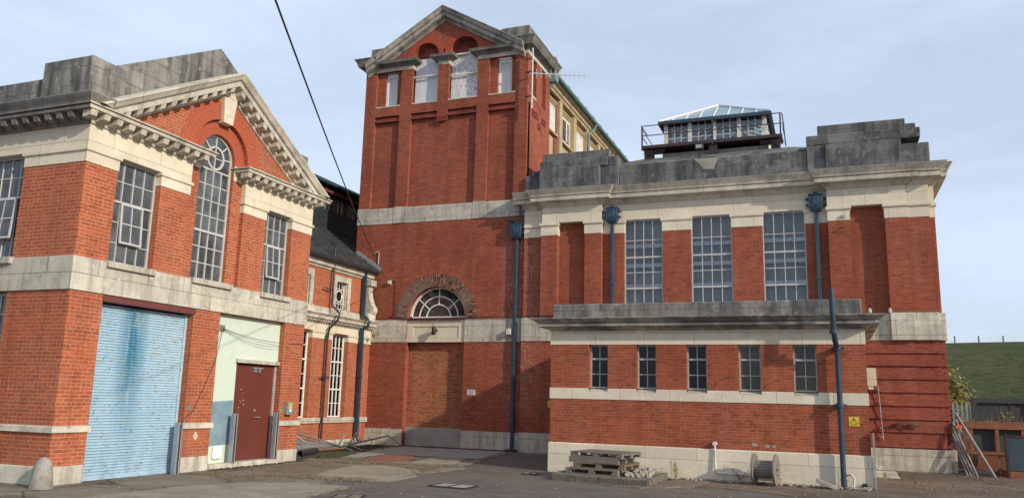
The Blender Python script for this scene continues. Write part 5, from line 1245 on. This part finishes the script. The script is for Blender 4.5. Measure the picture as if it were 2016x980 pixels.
# overhead cable from the insulator on the tower out over the camera
def catenary(a, b, sag, n=28): return [tuple(Vector(a).lerp(Vector(b), i/n) - Vector((0, 0, sag*4*(i/n)*(1-i/n)))) for i in range(n+1)]
t = thing("overhead_cable", "black overhead cable sloping down from the sky to the tower wall", "cable", (-14.2, 24.5, 5.6))
MB().tube(catenary((-14.25, 24.55, 5.58), (-3.387, 4.0, 4.373), .2), .0085, 8).build("wire", m_cable, t)
MB().box(-14.27, -14.17, 24.58, 24.7, 5.48, 5.60).build("insulator", m_signw, t)
m = MB().tube([(-14.15, 24.67, 5.56), (-14.05, 24.67, 5.60), (-13.98, 24.67, 5.5), (-13.98, 24.67, 4.5), (-14.05, 24.66, 4.34), (-14.3, 24.62, 4.26), (-14.9, 24.55, 4.24)], .012, 6)
m.tube([(-14.05, 24.66, 4.34), (-13.6, 24.64, 4.25), (-12.9, 24.63, 4.235), (-11.2, 24.62, 4.26), (-10.2, 24.63, 4.28), (-9.4, 24.6, 4.27), (-8.6, 24.4, 4.27), (-6.3, 24.38, 4.25)], .013, 6)
m.build("wall_run", m_cable, t)
m = MB().tube([(-14.9, 24.66, 6.60), (-14.78, 24.66, 6.68), (-14.72, 24.66, 6.6), (-14.72, 24.66, 5.95), (-14.8, 24.6, 5.85), (-15.0, 24.5, 5.84)], .012, 6)
tag(m.build("wall_conduit", m_signw), "thin pale conduit looped beside the slate roof on the tower wall", "conduit")
# wires on the green panel and pier
m = MB().tube(catenary(fx(14.25, .11, 2.98), fx(17.0, -.03, 2.84), .10, 14), .006, 5).tube(catenary(fx(14.25, .11, 2.96), fx(16.2, -.02, 2.72), .12, 12), .005, 5)
m.tube([fx(14.22, .10, 2.95), fx(13.95, -.02, 2.3), fx(13.7, -.015, 1.75), fx(13.4, -.015, 1.18), fx(13.2, -.02, 1.08)], .006, 5)
for k in range(5): m.tube([fx(14.12, .10, 3.04-.03*k), fx(14.30, .10, 3.04-.03*k)], .006, 5)
tag(m.build("loose_wires", m_dark), "thin loose wires strung across the green wall and the brick pier", "wire")

# ================================================================== GROUND OBJECTS
# brick-edged slab with four pallets and rubble
t = thing("plinth_slab", "low kerbed concrete slab under the stack of pallets", "slab", (-4.5, 17.5, 0))
m = MB(); S = [(-5.5, 16.75), (-3.42, 16.42), (-3.42, 18.35), (-5.5, 18.4)]
m.hexa([(*p, -.05) for p in S]+[(*p, .11) for p in S]); m.build("slab_top", m_kerb, t, bevel=.02)
m = MB(); Q = lambda a, b, n: [(a[0]+(b[0]-a[0])*i/n, a[1]+(b[1]-a[1])*i/n) for i in range(n+1)]
rr = random.Random(4)
def kerb(m, a, b, n):
    pts = Q(a, b, n); d = Vector((b[0]-a[0], b[1]-a[1])).normalized(); nn = Vector((-d.y, d.x))
    for p, q in zip(pts, pts[1:]):
        c = ((p[0]+q[0])/2+nn.x*.05, (p[1]+q[1])/2+nn.y*.05, .035+rr.uniform(-.006, .006)); L_ = (Vector(q)-Vector(p)).length/2-.006
        m.obox(c, (d.x, d.y, 0), (nn.x, nn.y, 0), (0, 0, 1), L_+.004, .06, .085)
kerb(m, (-5.5, 16.66), (-3.40, 16.33), 4); kerb(m, (-3.38, 16.36), (-3.38, 18.3), 4); kerb(m, (-5.5, 18.3), (-5.5, 16.66), 4)
m.build("kerb_block", m_kerb, t, bevel=.012)
def pallet(z, ang, cx, cy, L_, W_, mat, lab, solid=False, hgt=.116):
    t = thing("pallet", lab, "pallet", (cx, cy, z), "wooden pallets stacked on the slab")
    ca, sa = math.cos(ang), math.sin(ang)
    def P(u, d, zz): return (cx+u*ca-d*sa, cy+u*sa+d*ca, z+zz)
    m = MB(); n = 6
    for i in range(n): d = -W_/2+(W_-.1)*i/(n-1); m.fbox(P, -L_/2, L_/2, d, d+.1, hgt-.022, hgt)
    m.build("deck_board", mat, t)
    m = MB()
    if solid:
        for d in (-W_/2+.001, -.04, W_/2-.081): m.fbox(P, -L_/2+.001, L_/2-.001, d, d+.08, .022, hgt-.023)
        m.build("bearer", mat, t)
    else:
        for u in (-L_/2+.001, -.07, L_/2-.141):
            for d in (-W_/2+.001, -.05, W_/2-.101): m.fbox(P, u, u+.14, d, d+.1, .022, hgt-.045)
        for u in (-L_/2+.001, -.05, L_/2-.101): m.fbox(P, u, u+.1, -W_/2+.001, W_/2-.001, hgt-.044, hgt-.023)
        m.build("block", mat, t)
    m = MB()
    for d in (-W_/2+.001, -.05, W_/2-.101): m.fbox(P, -L_/2+.001, L_/2-.001, d, d+.1, 0, .021)
    m.build("base_board", mat, t)
pallet(.112, -.16, -4.62, 17.35, 1.2, 1.0, m_wood, "grey wooden pallet with one pale blue block, lowest of the stack")
pallet(.230, -.10, -4.50, 17.38, 1.14, 1.0, m_wood2, "brown wooden pallet, second from the bottom of the stack")
pallet(.348, -.15, -4.60, 17.36, 1.12, .95, m_wood, "pallet with a solid grey side board, third from the bottom", solid=True, hgt=.112)
pallet(.462, -.20, -4.52, 17.40, 1.2, 1.0, m_wood, "weathered slatted pallet on top of the stack", hgt=.105)
m = MB(); rr = random.Random(9)
for _ in range(150):
    x, y = rr.uniform(-3.98, -3.5), rr.uniform(16.9, 18.2); s_ = rr.uniform(.025, .06); h = .13+rr.uniform(0, .10)*(1-abs(y-17.6)/.8)
    a = rr.uniform(0, PI); m.obox((x, y, h), (math.cos(a), math.sin(a), rr.uniform(-.5, .5)), (-math.sin(a), math.cos(a), rr.uniform(-.5, .5)), (0, 0, 1), s_, s_*.7, s_*.5)
o = m.build("rubble", m_gravel); o['kind'] = 'stuff'
# cable drum
t = thing("cable_drum", "empty wooden cable drum standing on edge against the annex wall", "cable drum", (-1.3, 18.25, 0))
cz_, cy2 = .315, 18.10
def flange(xa, xb, r_, mat, par, nm="flange"):
    m = MB(); n = 36
    ringv = lambda x, r: [(x, cy2+r*math.cos(2*PI*k/n), cz_+r*math.sin(2*PI*k/n)) for k in range(n)]
    A, C = ringv(xa, r_), ringv(xb, r_); m.poly(A); m.poly(C[::-1])
    for k in range(n): m.poly([A[k], A[(k+1) % n], C[(k+1) % n], C[k]])
    return m.build(nm, mat, par)
flange(-1.52, -1.485, .315, m_wood, t); flange(-1.085, -1.05, .315, m_wood, t)
m = MB(); n = 20
for k in range(n):
    a = 2*PI*(k+.5)/n; m.obox((-1.285, cy2+.165*math.cos(a), cz_+.165*math.sin(a)), (1, 0, 0), (0, -math.sin(a), math.cos(a)), (0, math.cos(a), math.sin(a)), .2, .024, .012)
m.build("barrel", m_wood, t)
m = MB()
for a in (0, PI/2, PI, 3*PI/2): m.tube([(-1.046, cy2+.1*math.cos(a), cz_+.1*math.sin(a)), (-1.04, cy2+.1*math.cos(a), cz_+.1*math.sin(a))], .014, 8)
m.tube([(-1.05, cy2, cz_), (-1.046, cy2, cz_)], .045, 14); m.build("bolt", m_dark, t)
t.rotation_euler = (0, 0, -.15)
# broken block and bits at the pipe foot
tag(MB().obox((-.12, 18.12, .08), (.9, .1, -.35), (0, 1, 0), (.35, 0, .9), .22, .07, .04).build("broken_slab", m_conc, bevel=.01), "tilted broken concrete slab leaning at the foot of the blue soil pipe", "slab")
tag(MB().box(.9, 1.42, 21.7, 22.1, -.02, .14).box(.86, 1.46, 21.66, 22.14, -.02, .05).build("step_block", m_stone_w, bevel=.015), "pale stone step block beside the right end of the annex", "step")
tag(MB().box(.79, .82, 18.50, 18.60, -.02, 1.12).build("corner_guard", m_lead), "tall thin grey strip standing at the right corner of the annex", "corner guard")
# covers in the ground
m = MB(); m.poly([(-11.22, 18.5, .008), (-10.14, 18.74, .008), (-10.81, 20.7, .008), (-11.72, 20.5, .008)]);
for a, b in (((-11.22, 18.5), (-10.14, 18.74)), ((-10.14, 18.74), (-10.81, 20.7)), ((-10.81, 20.7), (-11.72, 20.5)), ((-11.72, 20.5), (-11.22, 18.5))): m.poly([(*a, .008), (*b, .008), (*b, -.01), (*a, -.01)])
tag(m.build("steel_plate", m_rustplate), "flat rust brown steel plate lying on the concrete near the tower", "plate")
m = MB(); W4 = [(-9.82, 18.58), (-8.84, 18.85), (-9.15, 20.42), (-10.15, 20.3)]; m.poly([(*p, .010) for p in W4])
for i in range(4): m.poly([(*W4[i], .010), (*W4[(i+1) % 4], .010), (*W4[(i+1) % 4], -.01), (*W4[i], -.01)])
tag(m.build("cover_slab", m_conc_l), "pale square concrete cover beside the rusty plate", "cover")
def cover(name, pts, lab, mat2):
    t = thing(name, lab, "manhole cover", (*pts[0], 0)); m = MB(); P = [Vector(p) for p in pts]; c = sum(P, Vector((0, 0)))/4
    for i in range(4):
        a, b = P[i], P[(i+1) % 4]; a2, b2 = a.lerp(c, .09), b.lerp(c, .09); m.poly([(*a, .006), (*b, .006), (*b2, .006), (*a2, .006)]); m.poly([(*a, .006), (*b, .006), (*b, -.015), (*a, -.015)])
    a, b = (P[0]+P[1])/2, (P[2]+P[3])/2; d_ = (P[1]-P[0]).normalized()*.02
    m.poly([(*(a-d_), .007), (*(a+d_), .007), (*(b+d_), .007), (*(b-d_), .007)])
    m.build("frame", m_dark, t)
    m = MB()
    for s_ in (0, 1):
        q = [P[0].lerp(P[1], .06+.47*s_), P[0].lerp(P[1], .47+.47*s_), P[3].lerp(P[2], .47+.47*s_), P[3].lerp(P[2], .06+.47*s_)]; cc = sum(q, Vector((0, 0)))/4; m.poly([(*v.lerp(cc, .07), .004) for v in q])
    m.build("lid", mat2, t)
cover("manhole_cover", [(-7.04, 14.0), (-6.22, 13.93), (-6.22, 14.5), (-7.02, 14.52)], "twin manhole cover set in the asphalt in the middle of the yard", m_keep)
cover("manhole_cover", [(-7.46, 11.40), (-7.02, 11.62), (-7.23, 12.13), (-7.66, 11.92)], "twin concrete manhole cover at the bottom edge near the pale concrete", m_conc_g)
cover("manhole_cover", [(-6.44, 17.42), (-6.12, 17.40), (-6.22, 17.92), (-6.52, 17.88)], "small pale manhole cover near the shaded corner of the annex", m_conc_l)

# collapsed barrier stands and mesh panel in the corner
t = thing("barrier_stand", "fallen galvanised barrier leg with forked feet in front of the low wing", "barrier leg", (-13.6, 19.6, .1))
m = MB(); a, b = (-13.85, 18.95, .62), (-13.55, 21.0, .16)
m.tube([a, b], .028, 8); m.tube([a, (-13.7, 19.2, .95)], .022, 8).tube([a, (-13.45, 19.25, .30)], .022, 8).tube([(-13.72, 19.22, .92), (-13.62, 19.2, .55)], .01, 6)
m.tube([b, (-13.5, 21.25, .48)], .022, 8).tube([b, (-13.1, 21.1, .02)], .022, 8)
m.build("tube_frame", m_pole, t)
t = thing("barrier_stand", "galvanised barrier leg with forked feet lying towards the tower corner", "barrier leg", (-13.4, 22, .1))
m = MB(); a, b = (-13.4, 21.3, .17), (-13.65, 24.1, .34)
m.tube([a, b], .028, 8).tube([a, (-13.35, 21.65, .52)], .022, 8).tube([a, (-12.95, 21.4, .02)], .022, 8).tube([b, (-13.72, 24.25, .58)], .022, 8).tube([b, (-13.2, 24.15, .05)], .022, 8).tube([(-13.5, 24.2, .55), (-13.9, 24.35, .6)], .015, 6)
m.build("tube_frame", m_pole, t)
t = thing("mesh_panel", "rusty framed steel mesh panel leaning against the low wing", "mesh panel", (-14, 19.5, .1))
A, C, D_, E_ = Vector((-13.55, 18.35, .08)), Vector((-13.35, 21.2, .08)), Vector((-14.85, 21.0, .30)), Vector((-14.85, 17.9, .42))
m = MB()
for p, q in ((A, C), (C, D_), (D_, E_), (E_, A)): m.tube([p, q], .02, 6)
m.build("frame", m_rust, t)
m = MB()
for i in range(1, 22): m.tube([A.lerp(E_, i/22), C.lerp(D_, i/22)], .006, 4)
for i in range(1, 8): m.tube([A.lerp(C, i/8), E_.lerp(D_, i/8)], .006, 4)
m.build("mesh_wire", m_steel, t)
m = MB(); n = 16; p0, p1 = Vector((-12.95, 18.28, .085)), Vector((-13.3, 19.5, .10)); d_ = (p1-p0).normalized(); s_ = d_.cross(Vector((0, 0, 1))); u_ = s_.cross(d_)
rg = lambda p, r: [tuple(p+(s_*math.cos(2*PI*k/n)+u_*math.sin(2*PI*k/n))*r) for k in range(n)]
O0, O1, I0, I1 = rg(p0, .085), rg(p1, .085), rg(p0, .068), rg(p1, .068)
for k in range(n):
    j = (k+1) % n; m.poly([O0[k], O0[j], O1[j], O1[k]]); m.poly([I0[k], I0[j], I1[j], I1[k]]); m.poly([O0[k], O0[j], I0[j], I0[k]]); m.poly([O1[k], O1[j], I1[j], I1[k]])
tag(m.build("drain_pipe", m_pipe_k), "loose black drain pipe lying on the ground in front of the mesh panel", "pipe")
tag(MB().fbox(FX(-15), 23.5, 24.65, -.5, -.03, -.02, .12).build("drain_kerb", m_conc, bevel=.012), "low concrete kerb block under the foot of the wing's blue downpipe", "kerb")

# ================================================================== RIGHT BACKGROUND
def board_fence():
    t = thing("board_fence", "dark weathered vertical board fence at the foot of the grass bank", "fence", (6, 32, 0))
    m = MB(); rr = random.Random(2); x = 4.58
    while x < 16: w_ = rr.uniform(.14, .17); m.box(x, x+w_-.012, 32+rr.uniform(0, .03), 32.05+rr.uniform(0, .02), 0, 2.03+rr.uniform(-.03, .03)); x += w_
    m.build("boards", m_fence, t)
    m = MB().box(4.5, 16, 31.93, 31.99, 1.90, 2.04).box(4.5, 16, 32.08, 32.12, .5, .6)
    for i in range(7): m.box(4.5+1.9*i, 4.66+1.9*i, 31.86, 32.0, 0, 2.07)
    m.build("rail", m_fence, t)
board_fence()
t = thing("palisade_fence", "grey steel palisade fence between the hall and the dark board fence", "fence", (4, 35, 0))
m = MB(); x = 2.2
while x < 5.0: m.box(x, x+.07, 35, 35.02, .1, 1.85); m.poly([(x, 35, 1.85), (x+.07, 35, 1.85), (x+.035, 35, 1.95)]); x += .15
m.build("pale", m_steel, t); MB().box(2.2, 5.0, 35.03, 35.07, 1.5, 1.56).box(2.2, 5, 35.03, 35.07, .4, .46).build("rail", m_steel, t)
# posts along the crest of the bank
first = None
places = ["nearest the brick hall", "second from the brick hall", "third from the brick hall", "near the right edge"]
for i in range(4):
    x = 9.9+1.75*i
    if first is None:
        o = MB().box(-.05, .05, -.05, .05, -.3, .62).build("fence_post", m_wood); first = o
    else: o = first.copy(); COL.objects.link(o)
    o.location = (x, 76, 7.1); tag(o, "thin wooden post on the skyline of the grass bank, "+places[i], "fence post", "posts along the top of the grass bank")

# yellowing shrub/tree behind the hall corner
def leaves(m, centre, rad, n, size, rnd, hollow=.35):
    for _ in range(n):
        while True:
            v = Vector((rnd.uniform(-1, 1), rnd.uniform(-1, 1), rnd.uniform(-1, 1)))
            if hollow < v.length < 1: break
        lump = 1+.22*math.sin(v.x*7+v.z*5)+.15*math.sin(v.y*9)
        p = Vector(centre)+Vector((v.x*rad[0], v.y*rad[1], v.z*rad[2]))*lump*rnd.uniform(.75, 1.05)
        a = Vector((rnd.gauss(0, 1), rnd.gauss(0, 1), rnd.gauss(0, .6))).normalized(); b = a.orthogonal().normalized(); s_ = rnd.uniform(.6, 1.2)*size
        m.poly([p-a*s_, p+b*s_*.5, p+a*s_, p-b*s_*.5])
t = thing("tree", "small bushy tree with yellowing leaves at the corner behind the hall", "tree", (4.0, 37, 0))
rnd = random.Random(11); m = MB(); leaves(m, (4.0, 37, 2.0), (1.12, 1.0, 1.25), 12000, .095, rnd, .1); leaves(m, (3.6, 36.8, 1.4), (.8, .7, .7), 2200, .07, rnd); m.build("crown", m_leaf, t)
m = MB().tube([(4, 37, 0), (4.02, 37, .8), (3.9, 37, 1.6)], [.09, .07, .04], 8)
for k in range(9): a = k*.7; m.tube([(4.0, 37, .7+.08*k), (4+.5*math.cos(a), 37+.5*math.sin(a), 1.5+.12*k), (4+.85*math.cos(a), 37+.8*math.sin(a), 2.0+.13*k)], [.035, .02, .008], 6)
m.build("trunk", m_twig, t)
def weed(x, y, h, n, lab, mat=m_stem, grp="dry weeds growing along the fence", spread=.3, z0=0, leaf=.035, seed=1):
    rnd = random.Random(seed); t = thing("weed", lab, "plant", (x, y, z0), grp); ms, ml = MB(), MB()
    for _ in range(n):
        a = rnd.uniform(0, 2*PI); r_ = rnd.uniform(.2, 1)*spread; hh = h*rnd.uniform(.6, 1)
        p0 = Vector((x+rnd.uniform(-.05, .05)*h, y+rnd.uniform(-.05, .05), z0)); p1 = p0+Vector((math.cos(a)*r_*.35, math.sin(a)*r_*.35, hh*.6)); p2 = p0+Vector((math.cos(a)*r_, math.sin(a)*r_, hh))
        ms.tube([p0, p1, p2], [.008*h+.002, .005*h+.001, .002], 4)
        for k in range(11):
            tt = rnd.uniform(.25, 1); q = p1.lerp(p2, (tt-.5)*2) if tt > .5 else p0.lerp(p1, tt*2); d = Vector((rnd.gauss(0, 1), rnd.gauss(0, 1), rnd.gauss(-.2, .6))).normalized(); b = d.orthogonal().normalized(); L_ = leaf*rnd.uniform(.6, 1.6)
            ml.poly([q, q+d*L_+b*L_*.35, q+d*L_*2, q+d*L_-b*L_*.35])
    ms.build("stem", m_stem, t); ml.build("leaves", mat, t)
labs = ["tall yellow weed left of the fence middle, above the orange skip", "broad dry weed in front of the dark board fence, second from left", "dry leafy weed at the middle of the dark fence", "feathery yellow weed above the blue sheet", "dry weed clump at the right edge in front of the dark fence"]
for i, (x, h) in enumerate(((4.75, 1.75), (5.0, 1.35), (5.35, 1.8), (5.75, 1.55), (6.15, 1.3))): weed(x, 31.2, h, 13, labs[i], spread=.30, leaf=.05, seed=20+i)
weed(-6.05, 24.35, .42, 8, "yellow green weed growing from the ledge at the foot of the blue downpipe", m_leaf, None, .3, 4.2, .035, seed=41)
weed(-3.2, 18.42, .42, 7, "dry weed at the foot of the annex wall beside the slab", m_stem, None, .15, 0, .02, seed=42)
weed(-1.85, 18.46, .30, 6, "small twiggy weed left of the cable drum", m_stem, None, .2, 0, .015, seed=43)
weed(-14.55, 24.3, .25, 7, "small green weed hanging on the wing's cornice beside the tower", m_leaf, None, .18, 3.55, .03, seed=44)
weed(1.12, 20.8, .22, 6, "small dry weed by the step block", m_stem, None, .15, 0, .02, seed=45)

# dark ground clutter behind the skips
def lump(name, cx, cy, rx, ry, h, mat, lab, cat, seed=1):
    rnd = random.Random(seed); m = MB(); nx, ny = 16, 12; V = [[None]*(ny+1) for _ in range(nx+1)]
    for i in range(nx+1):
        for j in range(ny+1):
            u, v = i/nx*2-1, j/ny*2-1; k = max(0, 1-(u*u+v*v)); V[i][j] = (cx+u*rx, cy+v*ry, h*k**.6+rnd.uniform(-.05, .05)*k)
    for i in range(nx):
        for j in range(ny): m.poly([V[i][j], V[i+1][j], V[i+1][j+1], V[i][j+1]])
    return tag(m.build(name, mat), lab, cat)
lump("soil_heap", 4.4, 28.2, 1.3, 1.6, .95, m_yard, "low dark earth heap behind the leaning poles", "soil heap", 3)
lump("hedge_mound", 6.5, 30.0, 3.4, 1.0, .75, m_soil, "dark overgrown mound at the foot of the board fence", "mound", 4)
# open steel stillages
t = thing("steel_stillage", "rusty orange open steel crate frame lined with dark netting beside the hall", "stillage", (5, 25.2, 0))
y0, y1 = 24.9, 26.2
m = MB()
for x in (3.42, 4.02, 4.62, 5.3, 6.1): m.box(x, x+.09, y0, y0+.08, .48, 1.22); m.box(x, x+.09, y1-.08, y1, .48, 1.22)
m.box(3.35, 6.2, y0-.02, y0+.1, 1.16, 1.26).box(3.35, 6.2, y1-.1, y1+.02, 1.12, 1.34).box(3.35, 6.2, y0-.02, y0+.1, .50, .58).box(3.35, 6.2, y1-.1, y1+.02, .50, .58)
m.box(3.35, 3.45, y0, y1, 1.13, 1.3)
m.build("frame", m_rust, t)
m = MB().box(3.58, 4.06, y0+.0, y0+.04, -.05, .50).box(4.10, 6.2, y0+.01, y0+.05, -.05, .50).box(3.4, 3.44, y0, y1, .0, .5); m.build("side_panel", plain("orange_brown_panel", (.20, .075, .03), (.15, .055, .028), 4, .6, .8), t)
m = MB().box(3.5, 6.15, y0+.12, y0+.14, .52, 1.17); m.build("netting", m_fence, t)
t = thing("steel_bin", "blue grey sheet metal bin front with rusty base at the right edge", "bin", (5, 24.0, 0))
MB().box(4.12, 6.0, 24.0, 24.06, .16, .98).build("front_sheet", m_blueb, t, bevel=.01); MB().box(4.08, 6.0, 23.97, 24.9, -.05, .15).build("base", m_rust, t); MB().box(4.07, 4.13, 23.95, 24.07, .0, 1.04).box(4.07, 6.0, 23.98, 24.05, .99, 1.03).build("edge_frame", m_dark, t)
tag(MB().obox((3.16, 24.62, 1.20), (1, 0, .05), (0, 1, 0), (0, 0, 1), .09, .1, .04).build("orange_block", plain("safety_orange", (.75, .13, .02), rough=.6)), "small bright orange block beside the tops of the leaning poles", "block")
polesd = [((3.08, 24.5, 1.55), (3.78, 23.75, -.03), .035, "long pale scaffold pole leaning furthest out from the hall corner"),
          ((3.02, 24.7, 1.30), (3.42, 24.0, -.03), .024, "grey pole leaning second from the outer one"), ((3.02, 24.72, 1.12), (3.34, 23.98, -.03), .024, "grey pole leaning in the middle of the bundle"),
          ((3.0, 24.74, 1.0), (3.27, 23.95, -.03), .024, "grey pole leaning close to the hall corner"), ((3.0, 24.76, .92), (3.19, 23.95, -.03), .022, "short grey pole leaning tight against the hall corner"),
          ((3.09, 24.6, 1.38), (3.19, 24.5, 1.05), .022, "very short pole end standing behind the orange block")]
for a, b, r_, lab in polesd: tag(MB().tube([a, b], r_, 10).build("scaffold_pole", m_pole), lab, "pole", "metal poles leaning at the hall corner")
tag(MB().tube([(3.35, 24.2, .05), (3.9, 24.3, .12)], .02, 6).tube([(3.3, 24.4, .12), (3.8, 24.1, .04)], .02, 6).tube([(3.4, 24.35, .18), (3.85, 24.4, .05)], .018, 6).build("scrap_rods", m_wood), "loose scrap rods on the ground by the poles", "scrap")
